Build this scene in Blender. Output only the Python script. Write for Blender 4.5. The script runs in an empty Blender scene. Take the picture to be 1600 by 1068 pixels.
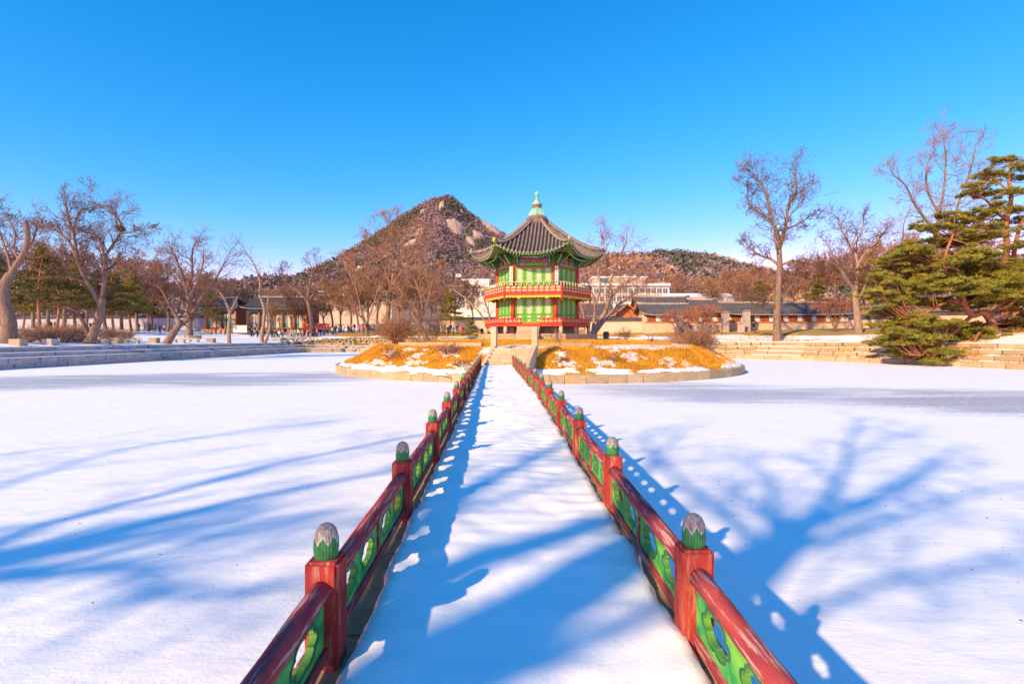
import bpy, bmesh, math, random
import numpy as np
from mathutils import Vector, Matrix
R_ = math.radians
random.seed(7); RNG = np.random.default_rng(7)
scene = bpy.context.scene
COL = scene.collection

# ------------------------------------------------------------------ camera, sky, sun, exposure
F, CX, HY, EZ = 800.0, 800.0, 528.5, 2.5        # focal length in photo pixels, principal column, horizon row, eye height over the ice
cam_d = bpy.data.cameras.new('camera'); cam = bpy.data.objects.new('camera', cam_d); COL.objects.link(cam)
cam.location = (0, 0, EZ); cam.rotation_euler = (R_(90), 0, 0)
cam_d.sensor_width = 36; cam_d.lens = 18; cam_d.shift_x = 0; cam_d.shift_y = -(534 - HY) / 1600
cam_d.clip_start = 0.05; cam_d.clip_end = 12000
scene.camera = cam
SUN_H = (1.2, 1.4)                               # shadow shift per metre of height
SUN_EL = math.atan(1 / math.hypot(*SUN_H)); SUN_AZ = math.atan2(-SUN_H[0], -SUN_H[1])
world = bpy.data.worlds.new('World'); scene.world = world; world.use_nodes = True
wn = world.node_tree.nodes; wl = world.node_tree.links; wn.clear()
sky = wn.new('ShaderNodeTexSky'); sky.sky_type = 'NISHITA'; sky.sun_disc = False
sky.sun_elevation = SUN_EL; sky.sun_rotation = SUN_AZ
sky.altitude = 50; sky.air_density = 1.0; sky.dust_density = 0.0; sky.ozone_density = 4.0
SKY_K = (0.02, 0.12, 0.10)
hs = wn.new('ShaderNodeHueSaturation'); hs.inputs['Saturation'].default_value = 1.26; hs.inputs['Hue'].default_value = 0.503
hs.inputs['Value'].default_value = 1.0
bg = wn.new('ShaderNodeBackground'); bg.inputs['Strength'].default_value = 0.15
wo = wn.new('ShaderNodeOutputWorld')
# soft shoulder on the sky's brightness, one curve for the whole dome: c / (1 + k c)
vm = wn.new('ShaderNodeVectorMath'); vm.operation = 'MULTIPLY_ADD'; vm.inputs[1].default_value = SKY_K; vm.inputs[2].default_value = (1, 1, 1)
vd = wn.new('ShaderNodeVectorMath'); vd.operation = 'DIVIDE'
wl.new(sky.outputs[0], hs.inputs['Color']); wl.new(hs.outputs[0], vm.inputs[0]); wl.new(hs.outputs[0], vd.inputs[0]); wl.new(vm.outputs[0], vd.inputs[1]); 
sx = wn.new('ShaderNodeSeparateXYZ'); cx_ = wn.new('ShaderNodeCombineXYZ'); wl.new(vd.outputs[0], sx.inputs[0])
pw = wn.new('ShaderNodeMath'); pw.operation = 'POWER'; pw.inputs[1].default_value = 1.8; pm_ = wn.new('ShaderNodeMath'); pm_.operation = 'MULTIPLY'; pm_.inputs[1].default_value = .62
gm = wn.new('ShaderNodeMath'); gm.operation = 'MULTIPLY'; gm.inputs[1].default_value = .85
wl.new(sx.outputs[0], pw.inputs[0]); wl.new(pw.outputs[0], pm_.inputs[0]); wl.new(pm_.outputs[0], cx_.inputs[0]); wl.new(sx.outputs[1], gm.inputs[0]); wl.new(gm.outputs[0], cx_.inputs[1]); wl.new(sx.outputs[2], cx_.inputs[2])
wl.new(cx_.outputs[0], bg.inputs['Color']); wl.new(bg.outputs[0], wo.inputs['Surface'])
sun_d = bpy.data.lights.new('sun', 'SUN'); sun = bpy.data.objects.new('sun', sun_d); COL.objects.link(sun)
sun_d.energy = 2.62; sun_d.angle = R_(0.85); sun_d.color = (1.0, 0.70, 0.36)
sun.rotation_euler = Vector((SUN_H[0], SUN_H[1], -1)).to_track_quat('-Z', 'Y').to_euler()
scene.view_settings.view_transform = 'Standard'; scene.view_settings.look = 'None'
scene.view_settings.gamma = 1; scene.view_settings.use_curve_mapping = False
scene.view_settings.exposure = 1.32
scene.cycles.max_bounces = 6; scene.cycles.diffuse_bounces = 3; scene.cycles.use_denoising = True

# ------------------------------------------------------------------ helpers
def W(px, py, D): return Vector(((px - CX) / F * D, D, EZ + (HY - py) / F * D))
def WX(px, D): return (px - CX) / F * D
def WZ(py, D): return EZ + (HY - py) / F * D
def u(a, b): return random.uniform(a, b)

def nd(nt, kind, **kw):
    n = nt.nodes.new(kind)
    for k, v in kw.items(): setattr(n, k, v)
    return n
def new_mat(name):
    m = bpy.data.materials.new(name); m.use_nodes = True
    nt = m.node_tree; b = nt.nodes['Principled BSDF']
    return m, nt, b
def ramp(nt, fac, stops):
    r = nd(nt, 'ShaderNodeValToRGB'); nt.links.new(fac, r.inputs[0])
    el = r.color_ramp.elements
    while len(el) < len(stops): el.new(0.5)
    for e, (p, c) in zip(el, stops):
        e.position = p; e.color = (*c, 1) if len(c) == 3 else c
    return r.outputs[0]
def mth(nt, op, a, b=None, c=None, clamp=False):
    n = nd(nt, 'ShaderNodeMath', operation=op, use_clamp=clamp)
    for i, v in enumerate((a, b, c)):
        if v is None: continue
        if isinstance(v, (int, float)): n.inputs[i].default_value = v
        else: nt.links.new(v, n.inputs[i])
    return n.outputs[0]
def mixc(nt, f, a, b, mode='MIX'):
    n = nd(nt, 'ShaderNodeMix', data_type='RGBA', blend_type=mode)
    for i, v in ((0, f), (6, a), (7, b)):
        if isinstance(v, (int, float)): n.inputs[i].default_value = v
        elif isinstance(v, tuple): n.inputs[i].default_value = (*v[:3], 1)
        else: nt.links.new(v, n.inputs[i])
    return n.outputs[2]
def noise(nt, co, scale, detail=4, rough=0.55, dist=0.0):
    n = nd(nt, 'ShaderNodeTexNoise'); n.inputs['Scale'].default_value = scale; n.inputs['Detail'].default_value = detail
    n.inputs['Roughness'].default_value = rough; n.inputs['Distortion'].default_value = dist
    if co is not None: nt.links.new(co, n.inputs['Vector'])
    return n.outputs[0]
def scaled(nt, co, s, loc=(0, 0, 0)):
    n = nd(nt, 'ShaderNodeMapping'); n.inputs['Scale'].default_value = s; n.inputs['Location'].default_value = loc
    nt.links.new(co, n.inputs['Vector']); return n.outputs[0]
def bump(nt, b, h, strength, dist):
    n = nd(nt, 'ShaderNodeBump'); n.inputs['Strength'].default_value = strength; n.inputs['Distance'].default_value = dist
    nt.links.new(h, n.inputs['Height']); nt.links.new(n.outputs[0], b.inputs['Normal'])
def own_coords(nt):
    """object coordinates shifted by the object's own random number, so copies do not share one pattern"""
    co = nd(nt, 'ShaderNodeTexCoord').outputs['Object']; r = nd(nt, 'ShaderNodeObjectInfo').outputs['Random']
    k = nd(nt, 'ShaderNodeVectorMath', operation='SCALE'); k.inputs[0].default_value = (37.0, 21.0, 53.0); nt.links.new(r, k.inputs['Scale'])
    a = nd(nt, 'ShaderNodeVectorMath', operation='ADD'); nt.links.new(co, a.inputs[0]); nt.links.new(k.outputs[0], a.inputs[1]); return a.outputs[0]
def mat(name, c1, c2=None, scale=6.0, rough=0.8, bmp=0.0, bdist=0.01, stretch=None, spec=0.25, rnd=None, metal=0.0, wear=None, detail=4):
    """noise-varied paint / stone / wood; rnd = second pair of colours chosen by object"""
    m, nt, b = new_mat(name)
    co0 = co = own_coords(nt)
    if stretch: co = scaled(nt, co, stretch)
    f = noise(nt, co, scale, detail)
    c2 = c2 or tuple(x * 0.75 for x in c1)
    col = ramp(nt, f, [(0.34, c1), (0.66, c2)])
    if rnd:
        oi = nd(nt, 'ShaderNodeObjectInfo').outputs['Random']
        col = mixc(nt, 0.6, col, ramp(nt, oi, [(i / max(1, len(rnd) - 1), c) for i, c in enumerate(rnd)]))
    if wear:
        wc, lo, hi, sc, st = wear
        wf = noise(nt, scaled(nt, co0, st), sc, 6, 0.65)
        col = mixc(nt, ramp(nt, wf, [(lo, (0, 0, 0)), (hi, (1, 1, 1))]), col, wc)
    nt.links.new(col, b.inputs['Base Color'])
    b.inputs['Roughness'].default_value = rough; b.inputs['Specular IOR Level'].default_value = spec; b.inputs['Metallic'].default_value = metal
    if bmp: bump(nt, b, noise(nt, co, scale * 2.5, 5), bmp, bdist)
    return m

class MB:
    def __init__(self): self.v = []; self.f = []; self.m = []
    def add(self, vs, fs, mi=0):
        o = len(self.v); self.v += [tuple(v) for v in vs]
        for f in fs: self.f.append(tuple(i + o for i in f)); self.m.append(mi)
        return self
    def box(self, c, s, rz=0.0, mi=0, M=None):
        x, y, z = (k / 2 for k in s)
        P = [Vector((a * x, b * y, d * z)) for d in (-1, 1) for a, b in ((-1, -1), (1, -1), (1, 1), (-1, 1))]
        if rz: P = [Matrix.Rotation(rz, 3, 'Z') @ p for p in P]
        if M is not None: P = [M @ p for p in P]
        c = Vector(c)
        return self.add([p + c for p in P], [(3, 2, 1, 0), (4, 5, 6, 7), (0, 1, 5, 4), (1, 2, 6, 5), (2, 3, 7, 6), (3, 0, 4, 7)], mi)
    def tube(self, pts, rad, n=8, mi=0, cap=True, half=False, up=Vector((0, 0, 1))):
        pts = [Vector(p) for p in pts]; o = len(self.v); k = len(pts)
        if not hasattr(rad, '__len__'): rad = [rad] * k
        for i, p in enumerate(pts):
            d = (pts[min(i + 1, k - 1)] - pts[max(i - 1, 0)]).normalized()
            if i == 0 or half:
                ref = up if abs(d.dot(up)) < 0.97 else Vector((1, 0, 0))
                a = d.cross(ref).normalized()
            else: a = (a - d * a.dot(d)).normalized()          # carry the frame along, no twist
            b = a.cross(d).normalized()
            for j in range(n):
                t = (math.pi * j / (n - 1)) if half else (2 * math.pi * j / n)
                self.v.append(tuple(p + a * (math.cos(t) * rad[i]) + b * (math.sin(t) * rad[i])))
        for i in range(k - 1):
            for j in range(n - 1 if half else n):
                q = (j + 1) % n
                self.f.append((o + i * n + j, o + i * n + q, o + (i + 1) * n + q, o + (i + 1) * n + j)); self.m.append(mi)
        if cap:
            self.f.append(tuple(o + j for j in range(n))[::-1]); self.m.append(mi)
            self.f.append(tuple(o + (k - 1) * n + j for j in range(n))); self.m.append(mi)
        return self
    def lathe(self, prof, n=16, mi=0, c=(0, 0, 0), facet=None):
        o = len(self.v)
        for r, z in prof:
            for j in range(n):
                t = 2 * math.pi * (j + 0.5) / n
                self.v.append((c[0] + r * math.cos(t), c[1] + r * math.sin(t), c[2] + z))
        for i in range(len(prof) - 1):
            for j in range(n):
                q = (j + 1) % n
                self.f.append((o + i * n + j, o + i * n + q, o + (i + 1) * n + q, o + (i + 1) * n + j)); self.m.append(mi)
        self.f.append(tuple(o + (len(prof) - 1) * n + j for j in range(n))); self.m.append(mi)
        self.f.append(tuple(o + j for j in range(n))[::-1]); self.m.append(mi)
        return self
    def prism(self, poly, z0, z1, mi=0, M=None):
        n = len(poly); P = [Vector((x, y, z0)) for x, y in poly] + [Vector((x, y, z1)) for x, y in poly]
        if M is not None: P = [M @ p for p in P]
        return self.add(P, [tuple(range(n))[::-1], tuple(range(n, 2 * n))] + [(i, (i + 1) % n, n + (i + 1) % n, n + i) for i in range(n)], mi)
    def grid(self, fn, nu, nv, mi=0):
        vs = [fn(i / nu, j / nv) for j in range(nv + 1) for i in range(nu + 1)]
        return self.add(vs, [(j * (nu + 1) + i, j * (nu + 1) + i + 1, (j + 1) * (nu + 1) + i + 1, (j + 1) * (nu + 1) + i) for j in range(nv) for i in range(nu)], mi)
    def mesh(self, name, mats, smooth=False):
        me = bpy.data.meshes.new(name); me.from_pydata(self.v, [], self.f)
        for m in (mats if isinstance(mats, (list, tuple)) else [mats]): me.materials.append(m)
        me.polygons.foreach_set('material_index', self.m)
        if smooth: me.polygons.foreach_set('use_smooth', [True] * len(self.f))
        me.update(); return me
    def build(self, name, mats, parent=None, smooth=False, loc=None, rz=0.0):
        return put(name, self.mesh(name, mats, smooth), parent, loc, rz)

def put(name, me, parent=None, loc=None, rz=0.0, scale=None):
    o = bpy.data.objects.new(name, me); COL.objects.link(o)
    if parent is not None: o.parent = parent
    if loc is not None: o.location = loc
    if rz: o.rotation_euler = (0, 0, rz)
    if scale is not None: o.scale = scale
    return o
def tag(o, label=None, cat=None, group=None, kind=None):
    if label: o['label'] = label
    if cat: o['category'] = cat
    if group: o['group'] = group
    if kind: o['kind'] = kind
    return o
def thing(name, label, cat, loc=(0, 0, 0), rz=0.0, group=None):
    return tag(put(name, None, None, loc, rz), label, cat, group)
def copy_tree(root, loc=None, rz=None, scale=None, label=None):
    c = root.copy(); COL.objects.link(c)
    if loc is not None: c.location = loc
    if rz is not None: c.rotation_euler = (0, 0, rz)
    if scale is not None: c.scale = (scale,) * 3 if not hasattr(scale, '__len__') else scale
    if label: c['label'] = label
    for ch in list(root.children):
        d = ch.copy(); COL.objects.link(d); d.parent = c
        for g in list(ch.children):
            e = g.copy(); COL.objects.link(e); e.parent = d
    return c
def np_mesh(name, V, Fq, mats, smooth=False, mi=None):
    me = bpy.data.meshes.new(name); V = np.asarray(V, dtype=np.float32); Fq = np.asarray(Fq, dtype=np.int32)
    me.vertices.add(len(V)); me.vertices.foreach_set('co', V.ravel())
    k = Fq.shape[1]; me.loops.add(Fq.size); me.loops.foreach_set('vertex_index', Fq.ravel())
    me.polygons.add(len(Fq)); me.polygons.foreach_set('loop_start', np.arange(0, Fq.size, k, dtype=np.int32))
    for m in (mats if isinstance(mats, (list, tuple)) else [mats]): me.materials.append(m)
    if mi is not None: me.polygons.foreach_set('material_index', np.asarray(mi, dtype=np.int32))
    if smooth: me.polygons.foreach_set('use_smooth', np.ones(len(Fq), dtype=bool))
    me.update(calc_edges=True); return me
def seg_mesh(name, segs, n, m, smooth=True):
    """tapered tubes: one open n-sided tube for each (p0, p1, r0, r1)"""
    A = np.array([(*s[0], *s[1], s[2], s[3]) for s in segs], dtype=np.float64).reshape(-1, 8)
    P0, P1, r0, r1 = A[:, :3], A[:, 3:6], A[:, 6], A[:, 7]
    d = P1 - P0; L = np.linalg.norm(d, axis=1, keepdims=True); d = d / np.maximum(L, 1e-9)
    ref = np.where(np.abs(d[:, 2:3]) < 0.9, np.array([[0, 0, 1.0]]), np.array([[1.0, 0, 0]]))
    a = np.cross(d, ref); a /= np.linalg.norm(a, axis=1, keepdims=True); b = np.cross(a, d)
    t = np.arange(n) * 2 * np.pi / n
    ring = a[:, None, :] * np.cos(t)[None, :, None] + b[:, None, :] * np.sin(t)[None, :, None]
    V = np.concatenate([P0[:, None, :] + ring * r0[:, None, None], P1[:, None, :] + ring * r1[:, None, None]], axis=1).reshape(-1, 3)
    j = np.arange(n); q = (j + 1) % n
    base = np.stack([j, q, q + n, j + n], axis=1)
    Fq = (base[None] + (np.arange(len(A)) * 2 * n)[:, None, None]).reshape(-1, 4)
    return np_mesh(name, V, Fq, m, smooth)
def vnoise(x, y, seed=0):
    """smooth value noise on arrays"""
    x = np.asarray(x, float); y = np.asarray(y, float)
    def h(i, j): 
        s = np.sin(i * 127.1 + j * 311.7 + seed * 74.7) * 43758.5453
        return s - np.floor(s)
    i = np.floor(x); j = np.floor(y); fx = x - i; fy = y - j
    fx = fx * fx * (3 - 2 * fx); fy = fy * fy * (3 - 2 * fy)
    return (h(i, j) * (1 - fx) + h(i + 1, j) * fx) * (1 - fy) + (h(i, j + 1) * (1 - fx) + h(i + 1, j + 1) * fx) * fy
def fbm(x, y, oct=4, seed=0):
    s = 0; a = 1; t = 0
    for k in range(oct):
        s = s + a * vnoise(x * 2 ** k, y * 2 ** k, seed + k); t += a; a *= 0.5
    return s / t
# ------------------------------------------------------------------ materials of the setting
def snow_mat(name, tint=(0.945, 0.945, 0.945), bs=0.25):
    m, nt, b = new_mat(name); co = nd(nt, 'ShaderNodeTexCoord').outputs['Object']
    f = noise(nt, co, 1.3, 6, 0.6)
    nt.links.new(ramp(nt, f, [(0.3, tuple(x * 0.965 for x in tint)), (0.7, tint)]), b.inputs['Base Color'])
    b.inputs['Roughness'].default_value = 0.75; b.inputs['Specular IOR Level'].default_value = 0.15
    h = mth(nt, 'ADD', noise(nt, co, 2.2, 3, 0.5), mth(nt, 'MULTIPLY', noise(nt, co, 34, 5, 0.7), 0.26))
    bump(nt, b, h, bs + .07, 0.06)
    return m
M_snow = snow_mat('snow')
M_ground_c = {}
def ice_mat():
    m, nt, b = new_mat('snowed_ice'); co = nd(nt, 'ShaderNodeTexCoord').outputs['Object']
    sp = nd(nt, 'ShaderNodeSeparateXYZ'); nt.links.new(co, sp.inputs[0]); x, y = sp.outputs[0], sp.outputs[1]
    st = noise(nt, scaled(nt, co, (0.11, 0.75, 1)), 0.9, 6, 0.62, 0.6)
    fine = noise(nt, scaled(nt, co, (1.6, 5.0, 1)), 2.2, 5, 0.7)
    wob = mth(nt, 'MULTIPLY', mth(nt, 'SUBTRACT', noise(nt, scaled(nt, co, (0.1, 0.1, 1)), 1.0, 2), 0.5), 6.0)
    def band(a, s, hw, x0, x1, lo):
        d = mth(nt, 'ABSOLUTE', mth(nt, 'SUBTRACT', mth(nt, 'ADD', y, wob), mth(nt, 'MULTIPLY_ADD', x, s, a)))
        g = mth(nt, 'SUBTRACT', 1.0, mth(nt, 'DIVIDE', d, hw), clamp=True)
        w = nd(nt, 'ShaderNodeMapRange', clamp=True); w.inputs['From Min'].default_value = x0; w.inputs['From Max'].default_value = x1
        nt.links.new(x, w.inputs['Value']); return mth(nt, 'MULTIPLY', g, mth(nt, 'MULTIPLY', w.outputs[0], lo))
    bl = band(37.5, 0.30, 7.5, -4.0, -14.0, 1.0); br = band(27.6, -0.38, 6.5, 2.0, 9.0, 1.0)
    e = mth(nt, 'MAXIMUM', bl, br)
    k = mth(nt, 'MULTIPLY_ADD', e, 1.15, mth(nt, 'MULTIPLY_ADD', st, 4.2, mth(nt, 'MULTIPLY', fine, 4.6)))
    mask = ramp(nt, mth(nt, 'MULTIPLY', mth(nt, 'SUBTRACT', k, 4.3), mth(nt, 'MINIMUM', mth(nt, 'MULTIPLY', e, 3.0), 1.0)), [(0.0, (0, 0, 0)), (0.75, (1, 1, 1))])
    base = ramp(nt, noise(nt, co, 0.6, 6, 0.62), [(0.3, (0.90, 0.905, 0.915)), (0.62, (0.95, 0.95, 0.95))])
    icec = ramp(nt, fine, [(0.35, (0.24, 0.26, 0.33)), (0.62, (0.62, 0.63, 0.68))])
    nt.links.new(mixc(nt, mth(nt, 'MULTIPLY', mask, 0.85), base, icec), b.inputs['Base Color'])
    nt.links.new(mth(nt, 'MULTIPLY_ADD', mask, -0.42, 0.78), b.inputs['Roughness']); b.inputs['Specular IOR Level'].default_value = 0.2
    h = mth(nt, 'ADD', noise(nt, scaled(nt, co, (1.0, 2.2, 1)), 1.6, 4, 0.55), mth(nt, 'MULTIPLY', noise(nt, co, 26, 5, 0.7), 0.25))
    bump(nt, b, h, 0.5, 0.05)
    return m
M_ice = ice_mat()
def ground_mat():
    m, nt, b = new_mat('ground_cover'); co = nd(nt, 'ShaderNodeTexCoord').outputs['Object']
    at = nd(nt, 'ShaderNodeAttribute', attribute_name='snowy').outputs['Fac']
    n1 = noise(nt, co, 0.22, 6, 0.62, 0.4)
    f = ramp(nt, mth(nt, 'ADD', n1, mth(nt, 'SUBTRACT', at, 0.5)), [(0.47, (0, 0, 0)), (0.53, (1, 1, 1))])
    g = ramp(nt, noise(nt, co, 2.4, 6, 0.7), [(0.3, (0.36, 0.20, 0.055)), (0.7, (0.52, 0.33, 0.10))])
    nt.links.new(mixc(nt, f, g, (0.88, 0.885, 0.90)), b.inputs['Base Color']); b.inputs['Roughness'].default_value = 0.85
    b.inputs['Specular IOR Level'].default_value = 0.1
    bump(nt, b, noise(nt, co, 5, 5, 0.7), 0.4, 0.08)
    return m
M_ground = ground_mat()
STONE_T = [(0.54, 0.40, 0.23), (0.42, 0.31, 0.20), (0.60, 0.46, 0.29), (0.34, 0.26, 0.18), (0.50, 0.34, 0.16)]
STONE_G = [(0.52, 0.42, 0.37), (0.62, 0.47, 0.38), (0.36, 0.32, 0.31), (0.66, 0.55, 0.46), (0.30, 0.27, 0.27)]
M_stone_tan = mat('tan_granite', (0.58, 0.43, 0.25), (0.36, 0.27, 0.17), 3.0, 0.85, 0.5, 0.02, rnd=STONE_T, wear=((0.20, 0.16, 0.11), 0.58, 0.75, 1.3, (1, 1, 2)))
M_stone_grey = mat('weathered_granite', (0.58, 0.47, 0.40), (0.34, 0.29, 0.27), 2.5, 0.85, 0.5, 0.02, rnd=STONE_G, wear=((0.12, 0.11, 0.12), 0.55, 0.75, 1.0, (1, 1, 2)))
M_core = mat('mortar_core', (0.20, 0.16, 0.11), (0.12, 0.10, 0.08), 2.0, 0.95)

# ------------------------------------------------------------------ the frozen pond
mb = MB(); mb.add([(-70, -9, 0), (70, -9, 0), (70, 110, 0), (-70, 110, 0)], [(0, 1, 2, 3)])
ice = tag(mb.build('ice', M_ice), 'snow dusted ice of the frozen pond', kind='structure')

# ------------------------------------------------------------------ shore line and the ground behind it
KEY = [(-40, -5), (-40.8, 41), (-39.5, 62), (-38, 82), (-38, 92), (-30, 95), (-10, 87), (10, 77), (27.8, 63.5), (36.7, 53.3), (40.8, 40.8), (42, 20), (41, -5)]
KSIDE = ['n', 'l', 'l', 'l', 'l', 'b', 'b', 'b', 'r', 'r', 'r', 'r', 'n']
SGRID = [2.9, 5, 7, 10, 16, 25, 40, 60, 100, 180, 400, 1200, 5000]
PROF = {'l': [1.72, 1.95, 2.1, 2.3, 2.6, 3.0, 3.6, 4.4, 5.5, 7, 9, 12, 14],
        'b': [2.66, 3.0, 3.5, 3.8, 4.0, 4.3, 4.8, 5.6, 7.5, 12, 16, 16, 16],
        'r': [2.0, 2.3, 2.8, 3.2, 3.7, 4.0, 4.8, 6.5, 10, 16, 22, 22, 18],
        'n': [1.2, 1.3, 1.3, 1.4, 1.5, 1.6, 2, 2, 2, 3, 5, 9, 12]}
SNOWY = {'l': [.95, .95, .9, .85, .8, .7, .8, .8, .8, .7, .6, .5, .4], 'b': [.75, .4, .12, .2, .3, .5, .5, .5, .5, .4, .3, .3, .3],
         'r': [.55, .75, .62, .2, .25, .4, .3, .3, .3, .3, .3, .3, .3], 'n': [.9] * 13}
TOPS = {'l': [.85, 1.25, 1.72, 1.74], 'b': [.6, 1.1, 1.6, 2.7], 'r': [.5, 1.0, 1.5, 2.05], 'n': [1.2, 1.21, 1.22, 1.23]}
TS = [0, 0.9, 1.8, 2.7]
def resample():
    P, Wt = [], []
    n = len(KEY)
    for i in range(n - 1):
        a, b = np.array(KEY[i], float), np.array(KEY[i + 1], float); L = np.linalg.norm(b - a); k = max(2, int(L / 1.6))
        for j in range(k):
            t = j / k; P.append(a + (b - a) * t); w = dict(l=0, b=0, r=0, n=0); w[KSIDE[i]] += 1 - t; w[KSIDE[i + 1]] += t; Wt.append(w)
    P.append(np.array(KEY[-1], float)); Wt.append(dict(l=0, b=0, r=0, n=1))
    P = np.array(P)
    for _ in range(3): P[1:-1] = (P[:-2] + 2 * P[1:-1] + P[2:]) / 4
    T = np.gradient(P, axis=0); T /= np.linalg.norm(T, axis=1, keepdims=True)
    N = np.stack([-T[:, 1], T[:, 0]], axis=1)
    return P, N, Wt
SP, SN, SW = resample()
def blend(tab, w, i): return sum(w[k] * tab[k][i] for k in 'lbrn')
def ground_z(x, y):
    d = SP - np.array([x, y]); i = int(np.argmin((d ** 2).sum(1))); s = float(np.dot(np.array([x, y]) - SP[i], SN[i])); s = max(s, math.hypot(*d[i]) * 0.999 if s > 0 else s)
    if s <= 2.9: return 1.7
    z = [blend(PROF, SW[i], k) for k in range(len(SGRID))]
    return float(np.interp(s, SGRID, z))
V, Fq, SNV = [], [], []
ns = len(SGRID); NEAR = [(41, -5), (-40, -5)]
for i in range(len(SP)):
    for k, s in enumerate(SGRID):
        p = SP[i] + SN[i] * s
        z = blend(PROF, SW[i], k)
        V.append((p[0], p[1], z)); SNV.append(blend(SNOWY, SW[i], k))
for i in range(len(SP) - 1):
    for k in range(ns - 1): Fq.append((i * ns + k, i * ns + k + 1, (i + 1) * ns + k + 1, (i + 1) * ns + k))
# the bank behind the camera closes the ring
o0 = len(V)
for j, x in enumerate(np.linspace(41, -40, 30)):
    for k, s in enumerate([0.0] + SGRID):
        fx = x + (1 if x > 0 else -1) * s * abs(x) / 41; V.append((fx, -5.0 - s, 1.2 if k == 0 else PROF['n'][k - 1])); SNV.append(.9)
for j in range(29):
    for k in range(ns): Fq.append((o0 + j * (ns + 1) + k, o0 + j * (ns + 1) + k + 1, o0 + (j + 1) * (ns + 1) + k + 1, o0 + (j + 1) * (ns + 1) + k))
me = np_mesh('ground', V, Fq, M_ground, True)
a = me.attributes.new('snowy', 'FLOAT', 'POINT'); a.data.foreach_set('value', np.array(SNV, dtype=np.float32))
ground = tag(put('ground', me), kind='structure')

# unit stone blocks (chamfered, slightly uneven), shared by all the masonry
def stone_mesh(name, m, seed, ch=0.04):
    r = random.Random(seed); bm = bmesh.new(); bmesh.ops.create_cube(bm, size=1.0)
    for v in bm.verts: v.co += Vector((r.uniform(-.02, .02), r.uniform(-.05, .05), r.uniform(-.03, .03)))
    bmesh.ops.bevel(bm, geom=list(bm.edges), offset=ch, segments=1, affect='EDGES')
    me = bpy.data.meshes.new(name); bm.to_mesh(me); bm.free(); me.materials.append(m); return me
ST_T = [stone_mesh('stone', M_stone_tan, k) for k in range(5)]
ST_G = [stone_mesh('stone', M_stone_grey, k + 9) for k in range(5)]

arc = np.concatenate([[0], np.cumsum(np.linalg.norm(np.diff(SP, axis=0), axis=1))])
def shore_at(a, s):
    x = np.interp(a, arc, SP[:, 0]); y = np.interp(a, arc, SP[:, 1]); nx = np.interp(a, arc, SN[:, 0]); ny = np.interp(a, arc, SN[:, 1])
    i = int(np.clip(np.searchsorted(arc, a), 0, len(SW) - 1)); return x + nx * s, y + ny * s, nx, ny, SW[i]
def arc_near(x, y): return float(arc[int(np.argmin(((SP - np.array([x, y])) ** 2).sum(1)))])
def bank(name, label, a0, a1, vis, meshes, rough_top=False):
    root = thing(name, label, 'wall')
    # stepped core
    mb = MB(); aa = np.arange(a0, a1 + 0.01, 2.0); prof_n = 0
    rows = []
    for a_ in aa:
        row = []
        for t in range(4):
            x, y, nx, ny, w = shore_at(a_, 0); lo = -0.4 if t == 0 else blend(TOPS, w, t - 1) - 0.05; hi = blend(TOPS, w, t) - 0.05
            for s, z in ((TS[t] + 0.14, lo), (TS[t] + 0.14, hi)): row.append((x + nx * s, y + ny * s, z))
        row.append((x + nx * 3.6, y + ny * 3.6, blend(TOPS, w, 3) - 0.05)); rows.append(row)
    k = len(rows[0]); o = len(mb.v); mb.v += [p for r in rows for p in r]
    for i in range(len(rows) - 1):
        for j in range(k - 1): mb.f.append((i * k + j, (i + 1) * k + j, (i + 1) * k + j + 1, i * k + j + 1)); mb.m.append(0)
    mb.build('core', M_core, root)
    for t in range(4):
        lo_hi = None
        a_ = a0 + random.random()
        courses = 2 if (meshes is ST_G and t == 0) else 1
        for c in range(courses):
            a_ = a0 + random.random() * 0.8
            while a_ < a1:
                L = u(.8, 1.7) if meshes is ST_G else u(1.0, 2.4)
                x, y, nx, ny, w = shore_at(a_ + L / 2, TS[t]); lo = 0.0 if t == 0 else blend(TOPS, w, t - 1); hi = blend(TOPS, w, t)
                if hi - lo > 0.12 and vis(x, y) and not (rough_top and t == 3):
                    z0 = lo + (hi - lo) * c / courses; z1 = lo + (hi - lo) * (c + 1) / courses
                    dep = 0.9
                    s = put('stone', random.choice(meshes), root, (x + nx * dep / 2 + nx * u(-.02, .03), y + ny * dep / 2 + ny * u(-.02, .03), (z0 + z1) / 2 - (0.03 if t == 0 else 0.0)),
                            math.atan2(ny, nx) - math.pi / 2, (L - 0.03, dep, z1 - z0 - 0.015 + (0.06 if t == 0 else 0.04)))
                a_ += L
    return root
aL0, aL1 = arc_near(-41, 22), arc_near(-38, 90)
aR0, aR1 = arc_near(14, 75), arc_near(42, 16)
bank('bank_wall', 'stepped grey stone bank wall along the pond, in shade below the benches', aL0, aL1, lambda x, y: 30 < y < 93, ST_G)
bl = bank('bank_wall', 'low tan stone bank wall at the far end of the pond before the crowd', aL1, aR0, lambda x, y: x < -14 or x > 12, ST_T, True)
bank('bank_wall', 'stepped golden stone bank wall across the pond beneath the spreading pine', aR0, aR1, lambda x, y: y > 30, ST_T)
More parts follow.
